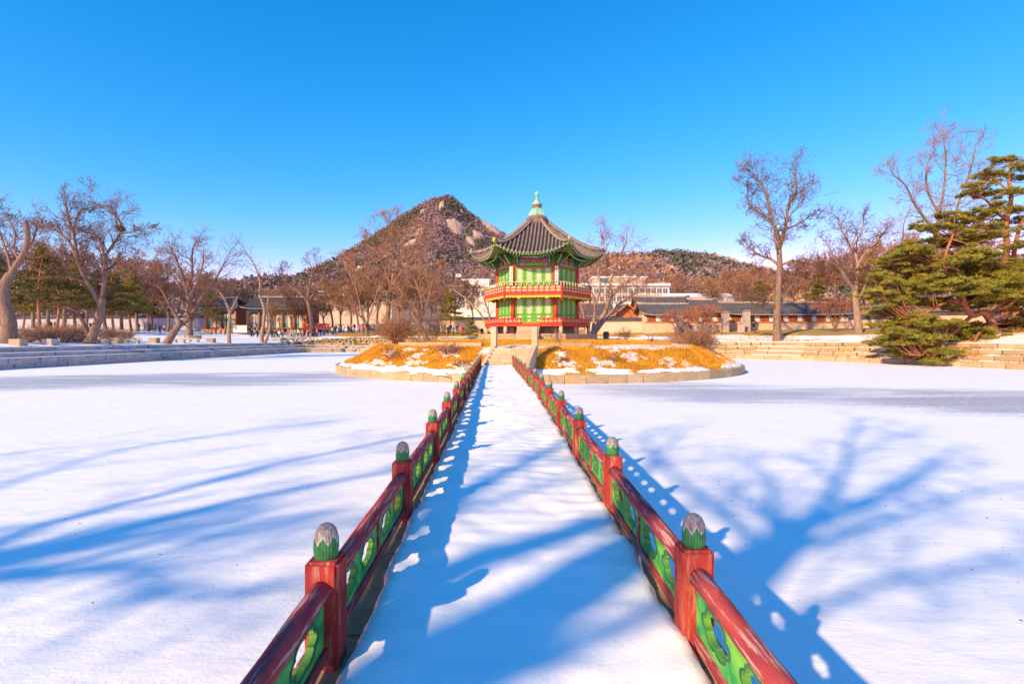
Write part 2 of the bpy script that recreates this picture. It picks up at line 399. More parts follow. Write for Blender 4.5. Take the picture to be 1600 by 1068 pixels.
# rubble face of the far wall
mb = MB(); aa = aL1 - 1
while aa < aR0 - 22:
    for zc in np.arange(1.65, 2.62, 0.27):
        x, y, nx, ny, w = shore_at(aa + u(0, .3), 2.72); L = u(.35, .62); h = u(.2, .27)
        mb.box((x + nx * u(-.06, .06), y + ny * u(-.06, .06), zc + u(-.03, .03)), (L, .3, h), math.atan2(ny, nx) - math.pi / 2 + u(-.1, .1), int(u(0, 2.99)))
    aa += 0.5
M_rub = [mat('rubble_stone_%d' % i, c, tuple(x * .6 for x in c), 2, .9) for i, c in enumerate([(.62, .43, .18), (.50, .34, .16), (.68, .50, .26)])]
tag(mb.build('rubble_facing', M_rub, bl), kind='stuff')

# snow lying on the ledges of the banks
def ledge(a0, a1, t, w0, w1, seed, th=0.05):
    mb = MB(); r = random.Random(seed); aa = np.arange(a0, a1, 0.7); rows = []
    for a_ in aa:
        x, y, nx, ny, w = shore_at(a_, 0); z = blend(TOPS, w, t) + 0.02
        i0 = TS[t] + w0 + r.uniform(-.06, .1); i1 = TS[t] + w1 + r.uniform(-.12, .05)
        m_ = (i0 + i1) / 2
        rows += [(x + nx * i0, y + ny * i0, z - .01), (x + nx * (i0 + .05), y + ny * (i0 + .05), z + th), (x + nx * m_, y + ny * m_, z + th * 1.3), (x + nx * i1, y + ny * i1, z - .005)]
    n = len(aa); mb.v = rows
    for i in range(n - 1):
        for j in range(3): mb.f.append((i * 4 + j, (i + 1) * 4 + j, (i + 1) * 4 + j + 1, i * 4 + j + 1)); mb.m.append(0)
    return mb
big = MB()
for (A0, A1, tt, w0, w1) in ((aL0, aL1, 0, .03, .95), (aL0, aL1, 1, .04, .93), (aL0, aL1, 2, .06, 1.1), (aR0, aR1, 0, .68, .95), (aR0, aR1, 1, .72, .93), (aR0, aR1, 2, .6, .93), (aR0, aR1, 3, .12, .9), (aL1, aR0, 0, .4, .95), (aL1, aR0, 1, .4, .95), (aL1, aR0, 3, .08, .9)):
    m_ = ledge(A0, A1, tt, w0, w1, tt + int(A0)); big.add(m_.v, m_.f)
tag(big.build('snow', M_snow, None, True), 'strips of snow left on the ledges of the stone banks', kind='stuff')

# ------------------------------------------------------------------ the round island
IC = (2.1, 44.5); IR = 16.5
IPROF = [(0, 2.45), (4.9, 2.45), (6, 2.40), (8.5, 2.28), (11, 2.10), (12.6, 1.98), (13.2, 1.93), (13.7, 1.80), (14.4, 1.42), (15.2, .98), (15.8, .66), (16.15, .50), (16.4, .46)]
def isl_z(x, y):
    r = math.hypot(x - IC[0], y - IC[1]); a_ = math.atan2(y - IC[1], x - IC[0])
    k = 0.10 * math.sin(3 * a_ + 1) + 0.07 * math.sin(7 * a_)
    z = float(np.interp(r, [p[0] for p in IPROF], [p[1] for p in IPROF]))
    if 13.2 < r < 16: z += k * math.sin((r - 13.2) / 2.8 * math.pi)
    return z
def isl_mat():
    m, nt, b = new_mat('dry_turf'); co = nd(nt, 'ShaderNodeTexCoord').outputs['Object']
    g = ramp(nt, noise(nt, co, 1.1, 7, 0.72), [(0.26, (0.30, 0.12, 0.02)), (0.44, (0.58, 0.28, 0.03)), (0.60, (0.76, 0.41, 0.045)), (0.78, (0.86, 0.54, 0.11))])
    nt.links.new(g, b.inputs['Base Color']); b.inputs['Roughness'].default_value = 0.95; b.inputs['Specular IOR Level'].default_value = 0.05
    bump(nt, b, noise(nt, co, 9, 6, 0.75), 0.7, 0.1); return m
M_turf = isl_mat()
RR = [0, 2.5, 4.9, 6, 7.2, 8.5, 9.8, 11, 12, 12.6, 13.2, 13.7, 14.0, 14.4, 14.8, 15.2, 15.5, 15.8, 16.0, 16.15, 16.4]; NA = 180
V, Fq = [], []
for r in RR:
    for j in range(NA):
        t = 2 * math.pi * j / NA; x = IC[0] + r * math.cos(t); y = IC[1] + r * math.sin(t); V.append((x, y, isl_z(x, y) + (0.05 * (float(fbm(x * .9, y * .9, 3, 5)) - .5) if r < 15.9 else 0)))
for i in range(len(RR) - 1):
    for j in range(NA): Fq.append((i * NA + j, i * NA + (j + 1) % NA, (i + 1) * NA + (j + 1) % NA, (i + 1) * NA + j))
island = tag(put('island_ground', np_mesh('island_ground', V, Fq, M_turf, True)), 'round island mound covered in dry golden turf', kind='structure')
curb = thing('island_kerb', 'ring of tan stone blocks edging the round island', 'kerb')
mb = MB(); n = 120
mb.add([(IC[0] + 16.42 * math.cos(2 * math.pi * j / n), IC[1] + 16.42 * math.sin(2 * math.pi * j / n), z) for z in (-.2, .44) for j in range(n)], [(j, (j + 1) % n, n + (j + 1) % n, n + j) for j in range(n)]); mb.build('core', M_core, curb)
t = R_(-180 - 18)
while t < R_(18):
    L = u(.75, 1.35); dt = L / IR; tc = t + dt / 2
    put('stone', random.choice(ST_T), curb, (IC[0] + 16.32 * math.cos(tc), IC[1] + 16.32 * math.sin(tc), .235 + u(-.008, .008)), tc + math.pi / 2, (L - .025, .38, .53)); t += dt
# terrace kerb at the top of the slope, either side of the steps
ter = thing('terrace_kerb', 'row of pale stone blocks along the top of the island slope', 'kerb')
for a0, a1 in ((-140, -101.5), (-93.2, -72)):
    t = R_(a0)
    while t < R_(a1):
        L = u(1.2, 2.2); dt = L / 13.1; tc = t + dt / 2
        if t + dt > R_(a1) + .02: break
        put('stone', random.choice(ST_T), ter, (IC[0] + 12.95 * math.cos(tc), IC[1] + 12.95 * math.sin(tc), 2.0), tc + math.pi / 2, (L - .03, .4, .46)); t += dt

# dry grass blades over the slope
def blades(n, rfun, h0, h1, m, name, wid=0.018, seed=3):
    g = np.random.default_rng(seed); V = np.zeros((n * 3, 3)); k = 0
    while k < n:
        x, y = rfun(g); z = isl_z(x, y) - 0.02; h = g.uniform(h0, h1); a_ = g.uniform(0, 6.283); dx, dy = math.cos(a_) * wid, math.sin(a_) * wid
        ln = g.uniform(0, .8) * h; b_ = g.uniform(0, 6.283)
        V[k * 3] = (x - dx, y - dy, z); V[k * 3 + 1] = (x + dx, y + dy, z); V[k * 3 + 2] = (x + math.cos(b_) * ln, y + math.sin(b_) * ln, z + h); k += 1
    return put(name, np_mesh(name, V, np.arange(n * 3).reshape(-1, 3), m))
def slope_pt(g):
    t = g.uniform(R_(-175), R_(-5)); r = g.uniform(13.0, 15.9); return IC[0] + r * math.cos(t), IC[1] + r * math.sin(t)
def top_pt(g):
    t = g.uniform(R_(-180), 0); r = 5.6 + 7.0 * math.sqrt(g.uniform(0, 1)); return IC[0] + r * math.cos(t), IC[1] + r * math.sin(t)
M_blade = mat('straw_blade', (0.80, 0.43, 0.05), (0.50, 0.23, 0.03), 0.9, 0.9, spec=0.05)
tag(blades(42000, slope_pt, .08, .24, M_blade, 'dry_grass'), 'dry golden grass blades on the island slope', kind='stuff')
tag(blades(16000, top_pt, .05, .16, M_blade, 'dry_grass', seed=8), 'short dry grass around the pavilion podium', kind='stuff')

# snow patches on the island: draped, lumpy sheets, one mass of snow
def drape(mb, cx, cy, rx, ry, rz, th, seed, zf, lift=0.0):
    r = random.Random(seed); n = 40; ph = [r.uniform(0, 6.28) for _ in range(4)]; rows = [(cx, cy)]
    pts = [(cx, cy, zf(cx, cy) + th + lift)]
    for q, rad in enumerate((.45, .8, 1.0)):
        for j in range(n):
            t = 2 * math.pi * j / n; k = 1 + .26 * math.sin(2 * t + ph[0]) + .22 * math.sin(3 * t + ph[1]) + .17 * math.sin(5 * t + ph[2]) + .13 * math.sin(9 * t + ph[3]) + r.uniform(-.10, .10)
            a_, b_ = rx * k * rad * math.cos(t), ry * k * rad * math.sin(t); x = cx + a_ * math.cos(rz) - b_ * math.sin(rz); y = cy + a_ * math.sin(rz) + b_ * math.cos(rz)
            pts.append((x, y, zf(x, y) + lift + (th, th * .8, -.06)[q]))
    f = [(0, 1 + j, 1 + (j + 1) % n) for j in range(n)]
    for q in range(2): f += [(1 + q * n + j, 1 + (q + 1) * n + j, 1 + (q + 1) * n + (j + 1) % n, 1 + q * n + (j + 1) % n) for j in range(n)]
    mb.add(pts, f)
def isl_hit(px, py):
    for D in np.arange(27.5, 60, .05):
        p = W(px, py, D)
        if math.hypot(p.x - IC[0], p.y - IC[1]) < 16.3 and p.z <= isl_z(p.x, p.y): return p
    return None
mb = MB()
for k, (px, py, rx, ry) in enumerate([(985, 557, 1.05, .55), (945, 567, .75, .4), (888, 567, .6, .38), (1038, 568, .5, .35), (1072, 569, .32, .25), (1046, 563, .35, .25), (720, 574, .8, .42), (645, 567, .75, .5), (656, 555, .3, .55),
                                      (612, 553, .95, .3), (590, 566, 1.5, .38), (570, 572, 1.4, .3), (676, 583, 1.5, .28), (605, 579, 1.0, .26), (560, 577, 1.0, .35), (880, 552, .3, .2), (700, 553, .7, .3), (640, 545, .6, .25)]):
    p = isl_hit(px, py)
    if p:
        drape(mb, p.x, p.y, rx * .72, ry * .7, u(-.3, .3) + math.atan2(p.y - IC[1], p.x - IC[0]) + math.pi / 2, .03, k, isl_z, .02)
        for q in range(6):
            a_ = u(0, 6.28); f_ = u(.8, 1.35); ca = math.atan2(p.y - IC[1], p.x - IC[0]) + math.pi / 2; dx, dy = rx * f_ * math.cos(a_), ry * f_ * math.sin(a_)
            drape(mb, p.x + dx * math.cos(ca) - dy * math.sin(ca), p.y + dx * math.sin(ca) + dy * math.cos(ca), u(.06, .28), u(.05, .16), ca + u(-.5, .5), .025, 500 + k * 20 + q, isl_z, .02)
for k in range(70):      # the band inside the kerb and the drift over the right shoulder
    t = R_(u(-178, -2)); r = u(15.75, 16.05); x, y = IC[0] + r * math.cos(t), IC[1] + r * math.sin(t); drape(mb, x, y, u(.4, 1.1), u(.12, .24), t + math.pi / 2, .05, 100 + k, isl_z, .03)
for k in range(26):
    t = R_(u(-30, 8)); r = u(13.9, 15.8); x, y = IC[0] + r * math.cos(t), IC[1] + r * math.sin(t); drape(mb, x, y, u(.6, 1.4), u(.2, .4), t + math.pi / 2, .05, 200 + k, isl_z, .03)
for k in range(16):
    t = R_(u(-75, -20)); r = u(12.2, 13.4); x, y = IC[0] + r * math.cos(t), IC[1] + r * math.sin(t); drape(mb, x, y, u(.9, 1.8), u(.25, .5), t + math.pi / 2, .05, 300 + k, isl_z, .03)
for k in range(8): drape(mb, u(-1.0, 1.8), 30.8 + u(0, 1.6), u(.8, 1.3), u(.4, .7), 0, .05, 400 + k, isl_z, .03)
tag(mb.build('snow', M_snow, None, True), 'patches of snow on the island slope', kind='stuff')

# dry grass growing out of the ledges of the sunny banks and along the lawns behind them
g = np.random.default_rng(44); V = []
for a0, a1, smin, smax, n in ((aR0, aR1, 0, 2.7, 24000), (aL1 + 2, aR0, .8, 2.7, 6000), (aR0, aR1, 2.9, 9.0, 14000), (aL1, aR0, 3.2, 9.0, 9000)):
    for _ in range(n):
        a_ = g.uniform(a0, a1); 
        if fbm(a_ * .45, smin, 2, 9) < .42 and smax < 3: continue
        if smax < 3: t = int(g.integers(0, 3)); s_ = TS[t + 1] - abs(g.normal(0, .10)) if g.random() < .8 else TS[t] + g.uniform(.02, .9); x, y, nx, ny, w = shore_at(a_, s_); z = blend(TOPS, w, t)
        else:
            s_ = g.uniform(smin, smax); x, y, nx, ny, w = shore_at(a_, s_); z = float(np.interp(s_, SGRID, [blend(PROF, w, k) for k in range(len(SGRID))]))
            if fbm(x * .22, y * .22, 3, 4) < .48: continue
        h = g.uniform(.08, .30); wd = .03; b_ = g.uniform(0, 6.28); ln = g.uniform(0, .7) * h; c_ = g.uniform(0, 6.28)
        V += [(x - wd * math.cos(b_), y - wd * math.sin(b_), z - .02), (x + wd * math.cos(b_), y + wd * math.sin(b_), z - .02), (x + ln * math.cos(c_), y + ln * math.sin(c_), z + h)]
M_tuft = mat('ochre_tuft', (0.62, 0.36, 0.08), (0.42, 0.22, 0.05), .5, .9, spec=.05)
tag(put('dry_grass', np_mesh('dry_grass', V, np.arange(len(V)).reshape(-1, 3), M_tuft)), 'dry grass on the ledges and lawns of the sunny banks', kind='stuff')
# ------------------------------------------------------------------ the bridge
DZ = 1.0                                               # deck level
DR = [-1.35, .52, 2.44, 4.4, 6.35, 8.4, 10.45, 12.5, 14.6, 16.7, 18.8, 21.0, 23.2, 25.4, 27.6]
XR_in = lambda d: np.interp(d, [0, 2.44, 4.39, 6.24, 8.37, 10.57, 14.37, 16.1, 27.6], [.80, .818, .803, .77, .741, .70, .60, .503, 0.0])
XL_in = lambda d: np.interp(d, [0, 2.31, 4.18, 6.1, 8.12, 10.57, 29.6], [-.72, -.79, -.838, -.887, -.972, -1.057, -1.72])
DL = [-1.5, .40, 2.31, 4.2, 6.15, 8.2, 10.3, 12.4, 14.5, 16.6, 18.7, 20.9, 23.1, 25.3, 27.5]
PW = .15
def red_mat(name, c1, c2, worn):
    return mat(name, c1, c2, 3.0, 0.5, 0.35, 0.006, stretch=(2, 2, 1), spec=0.35, wear=(worn, 0.60, 0.70, 2.6, (9, 1.2, 9)))
M_red = mat('red_post_paint', (0.48, 0.070, 0.045), (0.28, 0.036, 0.038), 5.0, 0.88, 0.6, 0.009, stretch=(2.2, 2.2, .8), spec=0.08, wear=((0.52, 0.23, 0.16), 0.52, 0.66, 3.2, (9, 9, 1.2)))
M_rail = mat('red_rail_paint', (0.48, 0.080, 0.075), (0.28, 0.045, 0.060), 5.0, 0.88, 0.6, 0.008, stretch=(2, .8, 2), spec=0.08, wear=((0.58, 0.34, 0.28), 0.53, 0.63, 3.4, (12, 1.0, 12)))
def panel_mat():
    m, nt, b = new_mat('green_panel_paint'); co = own_coords(nt)
    f = noise(nt, scaled(nt, co, (1, 1, 1.6)), 5.5, 4, 0.6, 0.6)
    c = ramp(nt, f, [(0.30, (0.02, 0.20, 0.09)), (0.46, (0.06, 0.40, 0.10)), (0.66, (0.26, 0.60, 0.08))])
    w = ramp(nt, noise(nt, scaled(nt, co, (3, 3, 3)), 3.2, 6, 0.7), [(0.60, (0, 0, 0)), (0.72, (1, 1, 1))])
    c = mixc(nt, mth(nt, 'MULTIPLY', w, .55), c, (0.22, 0.13, 0.05))
    nt.links.new(c, b.inputs['Base Color']); b.inputs['Roughness'].default_value = 0.85; b.inputs['Specular IOR Level'].default_value = 0.1
    bump(nt, b, noise(nt, scaled(nt, co, (14, 1, 9)), 4, 5), 0.35, 0.005); return m
M_panel = panel_mat()
M_rim = mat('dark_green_rim', (0.012, 0.12, 0.05), (0.03, 0.20, 0.06), 12, 0.5, spec=0.3)
M_rim_y = mat('yellow_green_edge', (0.14, 0.36, 0.05), (0.09, 0.26, 0.05), 12, 0.5)
M_yel = mat('yellow_board', (0.60, 0.42, 0.06), (0.42, 0.26, 0.05), 6, 0.6, wear=((0.30, 0.18, 0.08), 0.55, 0.68, 3, (6, 1, 6)))
M_wood = mat('weathered_plank', (0.42, 0.27, 0.14), (0.27, 0.165, 0.085), 3, 0.85, 0.5, 0.006, stretch=(1.5, 9, 9), rnd=[(.44, .29, .15), (.30, .19, .10), (.38, .25, .14)])
M_beam = mat('dark_timber', (0.16, 0.10, 0.06), (0.09, 0.06, 0.04), 4, 0.85)
def cap_mat():
    """carved bud: green leaves at the foot, bare grey wood above, zigzag between"""
    m, nt, b = new_mat('painted_bud'); co = nd(nt, 'ShaderNodeTexCoord').outputs['Object']
    sp = nd(nt, 'ShaderNodeSeparateXYZ'); nt.links.new(co, sp.inputs[0])
    a = mth(nt, 'ARCTAN2', sp.outputs[1], sp.outputs[0])
    tri = mth(nt, 'PINGPONG', mth(nt, 'MULTIPLY_ADD', a, 7 / (2 * math.pi), 20.0), 0.5)
    lim = mth(nt, 'MULTIPLY_ADD', tri, 0.075, 0.074)
    lim = mth(nt, 'ADD', lim, mth(nt, 'MULTIPLY', mth(nt, 'SUBTRACT', noise(nt, co, 30, 3), .5), .02))
    up = mth(nt, 'GREATER_THAN', sp.outputs[2], lim)
    wood = ramp(nt, noise(nt, scaled(nt, co, (18, 18, 3)), 4, 6, .7), [(0.35, (0.14, 0.12, 0.10)), (0.52, (0.36, 0.32, 0.27)), (0.70, (0.60, 0.54, 0.46))])
    vein = mth(nt, 'PINGPONG', mth(nt, 'MULTIPLY_ADD', a, 24 / (2 * math.pi), 40.0), 0.5)
    grn = mixc(nt, ramp(nt, vein, [(0.04, (1, 1, 1)), (0.16, (0, 0, 0))]), ramp(nt, noise(nt, co, 25, 4), [(0.3, (0.02, 0.16, 0.05)), (0.7, (0.06, 0.36, 0.08))]), (0.01, 0.08, 0.03))
    edge = ramp(nt, mth(nt, 'ABSOLUTE', mth(nt, 'SUBTRACT', sp.outputs[2], lim)), [(0.003, (1, 1, 1)), (0.006, (0, 0, 0))])
    c = mixc(nt, up, grn, wood); c = mixc(nt, mth(nt, 'MULTIPLY', edge, .6), c, (.75, .72, .66))
    nt.links.new(c, b.inputs['Base Color']); b.inputs['Roughness'].default_value = 0.65
    h = mth(nt, 'ADD', vein, mth(nt, 'MULTIPLY', noise(nt, scaled(nt, co, (20, 20, 4)), 4, 5), 1.4))
    bump(nt, b, h, 0.6, 0.006); return m
M_cap = cap_mat()

bridge = thing('bridge', 'long narrow snow covered footbridge with red and green carved railings', 'bridge')
# shared meshes
def post_mesh():
    bm = bmesh.new(); bmesh.ops.create_cube(bm, size=1.0)
    for v in bm.verts: v.co = Vector((v.co.x * PW, v.co.y * PW, (v.co.z + .5) * (.485 + .25) - .25))
    es = [e for e in bm.edges]
    bmesh.ops.bevel(bm, geom=es, offset=.013, segments=2, affect='EDGES')
    me = bpy.data.meshes.new('railing_post'); bm.to_mesh(me); bm.free(); me.materials.append(M_red); return me
post_me = post_mesh()
mb = MB()
prof = [(.050, 0), (.0575, .012), (.059, .05), (.0575, .09), (.053, .118), (.044, .142), (.030, .158), (.014, .166), (.004, .168)]
o = len(mb.v); n = 32
for r, z in prof:
    for j in range(n):
        t = 2 * math.pi * j / n; k = 1 + .035 * (abs(math.cos(4 * t)) - .5) * (1 if z > .02 else 0); mb.v.append((r * .95 * k * math.cos(t), r * .95 * k * math.sin(t), z * .95))
for i in range(len(prof) - 1):
    for j in range(n): mb.f.append((i * n + j, i * n + (j + 1) % n, (i + 1) * n + (j + 1) % n, (i + 1) * n + j)); mb.m.append(0)
mb.f.append(tuple((len(prof) - 1) * n + j for j in range(n))); mb.m.append(0)
cap_me = mb.mesh('carved_bud', M_cap, True)

def hole_pts(cx, cz, a, b, n=60, grow=0.0):
    out = []
    for j in range(n):
        t = 2 * math.pi * j / n; k = .80 + .20 * abs(math.cos(3 * t)) ** .6
        out.append((cx + (a + grow) * k * math.cos(t), cz + (b + grow) * k * math.sin(t)))
    return out
def fill_curve(polys, thick):
    cu = bpy.data.curves.new('tmp', 'CURVE'); cu.dimensions = '2D'; cu.fill_mode = 'BOTH'; cu.extrude = thick / 2
    for P in polys:
        s = cu.splines.new('POLY'); s.points.add(len(P) - 1); s.use_cyclic_u = True
        for q, (x, y) in zip(s.points, P): q.co = (x, y, 0, 1)
    ob = bpy.data.objects.new('tmp', cu); COL.objects.link(ob)
    me = bpy.data.meshes.new_from_object(ob.evaluated_get(bpy.context.evaluated_depsgraph_get()))
    bpy.data.objects.remove(ob); bpy.data.curves.remove(cu); return me
PANEL = {}
def panel_mesh(L):
    key = round(L, 2)
    if key in PANEL: return PANEL[key]
    H = .235; a, b = L * .158, .070
    hs = [(L * .27, 0), (L * .73, 0)]
    outer = [(0, -H / 2), (L, -H / 2), (L, H / 2), (0, H / 2)]
    pm = fill_curve([outer] + [hole_pts(x, z, a, b) for x, z in hs], .028)
    rim = fill_curve(sum([[hole_pts(x, z, a, b, grow=.020), hole_pts(x, z, a, b, grow=.006)] for x, z in hs], []), .036)
    rim2 = fill_curve(sum([[hole_pts(x, z, a, b, grow=.006), hole_pts(x, z, a, b, grow=-.002)] for x, z in hs], []), .032)
    for me in (pm, rim, rim2):
        R = Matrix(((0, 0, 1, 0), (1, 0, 0, 0), (0, 1, 0, 0), (0, 0, 0, 1))); me.transform(R); me.materials.clear()
        for p in me.polygons: p.use_smooth = False
    pm.materials.append(M_panel); rim.materials.append(M_rim); rim2.materials.append(M_rim_y)
    PANEL[key] = (pm, rim, rim2); return PANEL[key]
def rail_side(side, Ds, xin):
    cs = [Vector((float(xin(d)) + side * PW / 2, d + PW / 2, DZ)) for d in Ds]
    for i, c in enumerate(cs):
        rz = u(-.02, .02)
        p = put('railing_post', post_me, bridge, c, rz); put('carved_bud', cap_me, p, (0, 0, .483), u(0, 6))
        if i + 1 == len(cs): break
        e = cs[i + 1]; dv = e - c; L = dv.length; ang = math.atan2(dv.y, dv.x) - math.pi / 2; dn = dv.normalized()
        s0 = c + dn * (PW / 2 - .02)
        mb = MB(); k = 7; mb.tube([(0, t * (L - PW + .04) / k, .36 + .004 * math.sin(t * 2.1 + i)) for t in range(k + 1)], .047, 14); mb.build('handrail', M_rail, bridge, True, s0, ang)
        mb = MB(); mb.box((0, (L - PW + .04) / 2, .082), (.062, L - PW + .04, .05)); mb.build('bottom_rail', M_rail, bridge, False, s0, ang)
        mb = MB(); mb.box((0, (L - PW + .04) / 2, .04), (.03, L - PW + .04, .034)); mb.build('yellow_board', M_yel, bridge, False, s0, ang)
        mb = MB(); mb.box((0, L / 2 - PW / 2 + .02, .215), (.05, .045, .25)); mb.build('stile', M_rail, bridge, False, s0, ang)
        pl = (L - PW - .045) / 2
        pl = round(pl, 2) if abs(pl - round(pl, 2)) < .006 else pl
        pm, rm, ry = panel_mesh(pl)
        for off in (.02, .02 + (L - PW) / 2 + .0225):
            q = put('panel', pm, bridge, s0 + dn * off + Vector((0, 0, .222)), ang); put('rim', rm, q); put('rim_edge', ry, q)
rail_side(-1, DL, XL_in); rail_side(1, DR, XR_in)
# deck planks
bm = bmesh.new(); bmesh.ops.create_cube(bm, size=1.0); bmesh.ops.bevel(bm, geom=list(bm.edges), offset=.03, segments=1, affect='EDGES')
plank_me = bpy.data.meshes.new('plank'); bm.to_mesh(plank_me); bm.free(); plank_me.materials.append(M_wood)
y = -3.0; k = 0
while y < 27.75:
    w = .235; a, b = float(XL_in(y)) - .20 + u(-.015, .015), float(XR_in(y)) + .20 + u(-.015, .015)
    put('plank', plank_me, bridge, ((a + b) / 2, y, DZ - .035 + u(-.004, .004)), u(-.004, .004), (b - a, w, .06)); y += w + .014; k += 1
for xf, off in ((XL_in, -.06), (XR_in, .06)):
    mb = MB(); mb.tube([(float(xf(d)) + off, d, DZ - .17) for d in np.arange(-3, 27.7, 1.5)], .1, 8); mb.build('girder', M_beam, bridge, True)
for d in np.arange(3.5, 27, 4.1):
    for xf, off in ((XL_in, .1), (XR_in, -.1)):
        mb = MB(); mb.tube([(float(xf(d)) + off, d, -.3), (float(xf(d)) + off, d, DZ - .24)], .11, 10); mb.build('pile', M_beam, bridge, True)
    mb = MB(); mb.box(((float(XL_in(d)) + float(XR_in(d))) / 2, d, DZ - .30), (float(XR_in(d) - XL_in(d)) + .5, .2, .14)); mb.build('crossbeam', M_beam, bridge)
# snow on the deck: a lumpy blanket that stops short of the left rail
def deck_snow():
    NU, NV = 34, 760; y0, y1 = -3.0, 27.6
    U = np.linspace(0, 1, NU + 1); Y = np.linspace(y0, y1, NV + 1); UU, YY = np.meshgrid(U, Y)
    nl = fbm(YY * 2.6, YY * 0 + 3.3, 4, 11); nr = fbm(YY * 3.1, YY * 0 + 9.1, 4, 21)
    bite = np.clip(fbm(YY * 1.1, YY * 0 + 5.2, 2, 31) - .55, 0, 1) * .12
    xl = np.vectorize(lambda d: float(XL_in(d)))(YY) + np.interp(YY, [0, 3, 8, 20], [-.01, -.015, .0, .02]) + .02 * (fbm(YY * 9, YY * 0 + 1.3, 3, 41) - .5) * 2 + .045 * (nl - .5) * 2 + bite
    xr = np.vectorize(lambda d: float(XR_in(d)))(YY) + .045 + .06 * (nr - .5) * 2
    X = xl + (xr - xl) * UU
    e = np.minimum(UU, 1 - UU); prof = 1 - np.clip(1 - e / .022, 0, 1) ** 2
    h = .060 + .042 * (fbm(X * 1.2 + 7, YY * 1.2, 4, 2) - .5) * 2 + .018 * (fbm(X * 3.7, YY * 3.7 + 4, 3, 14) - .5) * 2 + .012 * np.cos(YY / .249 * 2 * np.pi) * np.clip(fbm(X * .7, YY * .5, 2, 4) * 1.6 - .3, 0, 1)
    h = h + .020 * (fbm(X * 7, YY * 7, 3, 6) - .5)
    Z = DZ - .012 + prof * h
    V = np.stack([X, YY, Z], axis=2).reshape(-1, 3)
    i, j = np.meshgrid(np.arange(NU), np.arange(NV)); b = (j * (NU + 1) + i).ravel()
    return np_mesh('snow', V, np.stack([b, b + 1, b + NU + 2, b + NU + 1], 1), M_snow, True)
tag(put('snow', deck_snow()), 'trodden blanket of snow on the bridge deck', kind='stuff')
# crumbs of snow and leaf bits along the left edge and on the ice
M_leaf = mat('dead_leaf', (0.14, 0.08, 0.05), (0.08, 0.05, 0.04), 20, .9)
g = np.random.default_rng(5); V = []
for k in range(420):
    D = g.uniform(2.2, 14) if k < 330 else g.uniform(10, 30); X = g.uniform(1.5, 9) if k < 260 else g.uniform(-12, -2)
    s = g.uniform(.007, .024); a = g.uniform(0, 6.28)
    V += [(X + s * math.cos(a), D + s * math.sin(a), .004), (X - s * math.sin(a) * .5, D + s * math.cos(a) * .5, .012), (X - s * math.cos(a), D - s * math.sin(a), .006)]
tag(put('fallen_leaves', np_mesh('fallen_leaves', V, np.arange(len(V)).reshape(-1, 3), M_leaf)), 'scattered dead leaf bits on the snowy ice', kind='stuff')

# ------------------------------------------------------------------ steps up to the island
M_step = mat('pale_granite', (0.70, 0.55, 0.37), (0.56, 0.43, 0.28), 3.5, .85, .4, .01, rnd=STONE_T)
ST_P = []
for k in range(4):
    m_ = stone_mesh('stone', M_step, 40 + k, .03); ST_P.append(m_)
A = Vector((-.36, 27.75, 0)); B = Vector((.11, 29.6, 0)); ax = (B - A).normalized(); sd = Vector((ax.y, -ax.x, 0)); ang = math.atan2(ax.y, ax.x) - math.pi / 2
steps = thing('stone_steps', 'pale stone steps climbing from the bridge end onto the island', 'steps')
for k in range(5):
    c = A + ax * (k * .37 + .2); z0 = DZ + .19 * k; j = u(-.5, .5)
    for lo, hi in ((-1.12, j), (j, 1.12)):
        m_ = c + sd * ((lo + hi) / 2); put('stone', random.choice(ST_P), steps, (m_.x, m_.y, z0 + .095 - .1), ang, (hi - lo - .012, .42, .19 + .2))
mb = MB(); c = A + ax * 1.1; mb.box((c.x, c.y, .55), (2.3, 2.4, .9), ang); mb.build('footing', M_core, steps)
for s in (-1, 1):
    e0 = A + sd * (s * 1.22) - ax * .1; e1 = B + sd * (s * 1.22)
    mb = MB(); M = Matrix.Rotation(ang, 3, 'Z')
    L = (e1 - e0).length
    pr = [(0, .55), (0, DZ + .12), (L, DZ + 1.10), (L, .8)]
    vs = [M @ Vector((x, yy, 0)) + Vector((e0.x, e0.y, z)) for x in (-.11, .11) for yy, z in pr]
    mb.add(vs, [(0, 1, 2, 3), (7, 6, 5, 4), (0, 4, 5, 1), (1, 5, 6, 2), (2, 6, 7, 3), (3, 7, 4, 0)]); mb.build('stringer', M_step, steps)
    bm = bmesh.new(); bmesh.ops.create_cube(bm, size=1)
    for v in bm.verts: v.co = Vector((v.co.x * .33, v.co.y * .33, v.co.z * 1.75))
    bmesh.ops.bevel(bm, geom=list(bm.edges), offset=.03, segments=1, affect='EDGES'); me = bpy.data.meshes.new('newel'); bm.to_mesh(me); bm.free(); me.materials.append(M_step)
    q = e1 + ax * .12; put('newel', me, steps, (q.x, q.y, 2.31), ang)
# ------------------------------------------------------------------ the two storey hexagonal pavilion
PC = (2.17, 44.5); TH = R_(-7.5)
pav = thing('pavilion', 'two storey hexagonal pavilion with green doors, red columns and grey tiled roof', 'pavilion', (PC[0], PC[1], 0), TH)
def hx(r, k): a = R_(60 * k); return Vector((r * math.cos(a), r * math.sin(a), 0))      # local corners, k = -2,-1 are the front pair
def face_frame(k):          # face between corner k and k+1: outward normal and tangent
    a = R_(60 * k + 30); return Vector((math.cos(a), math.sin(a), 0)), Vector((-math.sin(a), math.cos(a), 0))
C30 = math.cos(R_(30))
M_pred = mat('vermilion_paint', (0.56, 0.075, 0.030), (0.44, 0.045, 0.025), 3, .55, spec=.3)
M_pgrn = mat('bright_green_paint', (0.16, 0.52, 0.035), (0.09, 0.40, 0.04), 3, .55, spec=.3)
M_pgrn2 = mat('deep_green_paint', (0.02, 0.22, 0.075), (0.04, 0.32, 0.09), 5, .55, spec=.3)
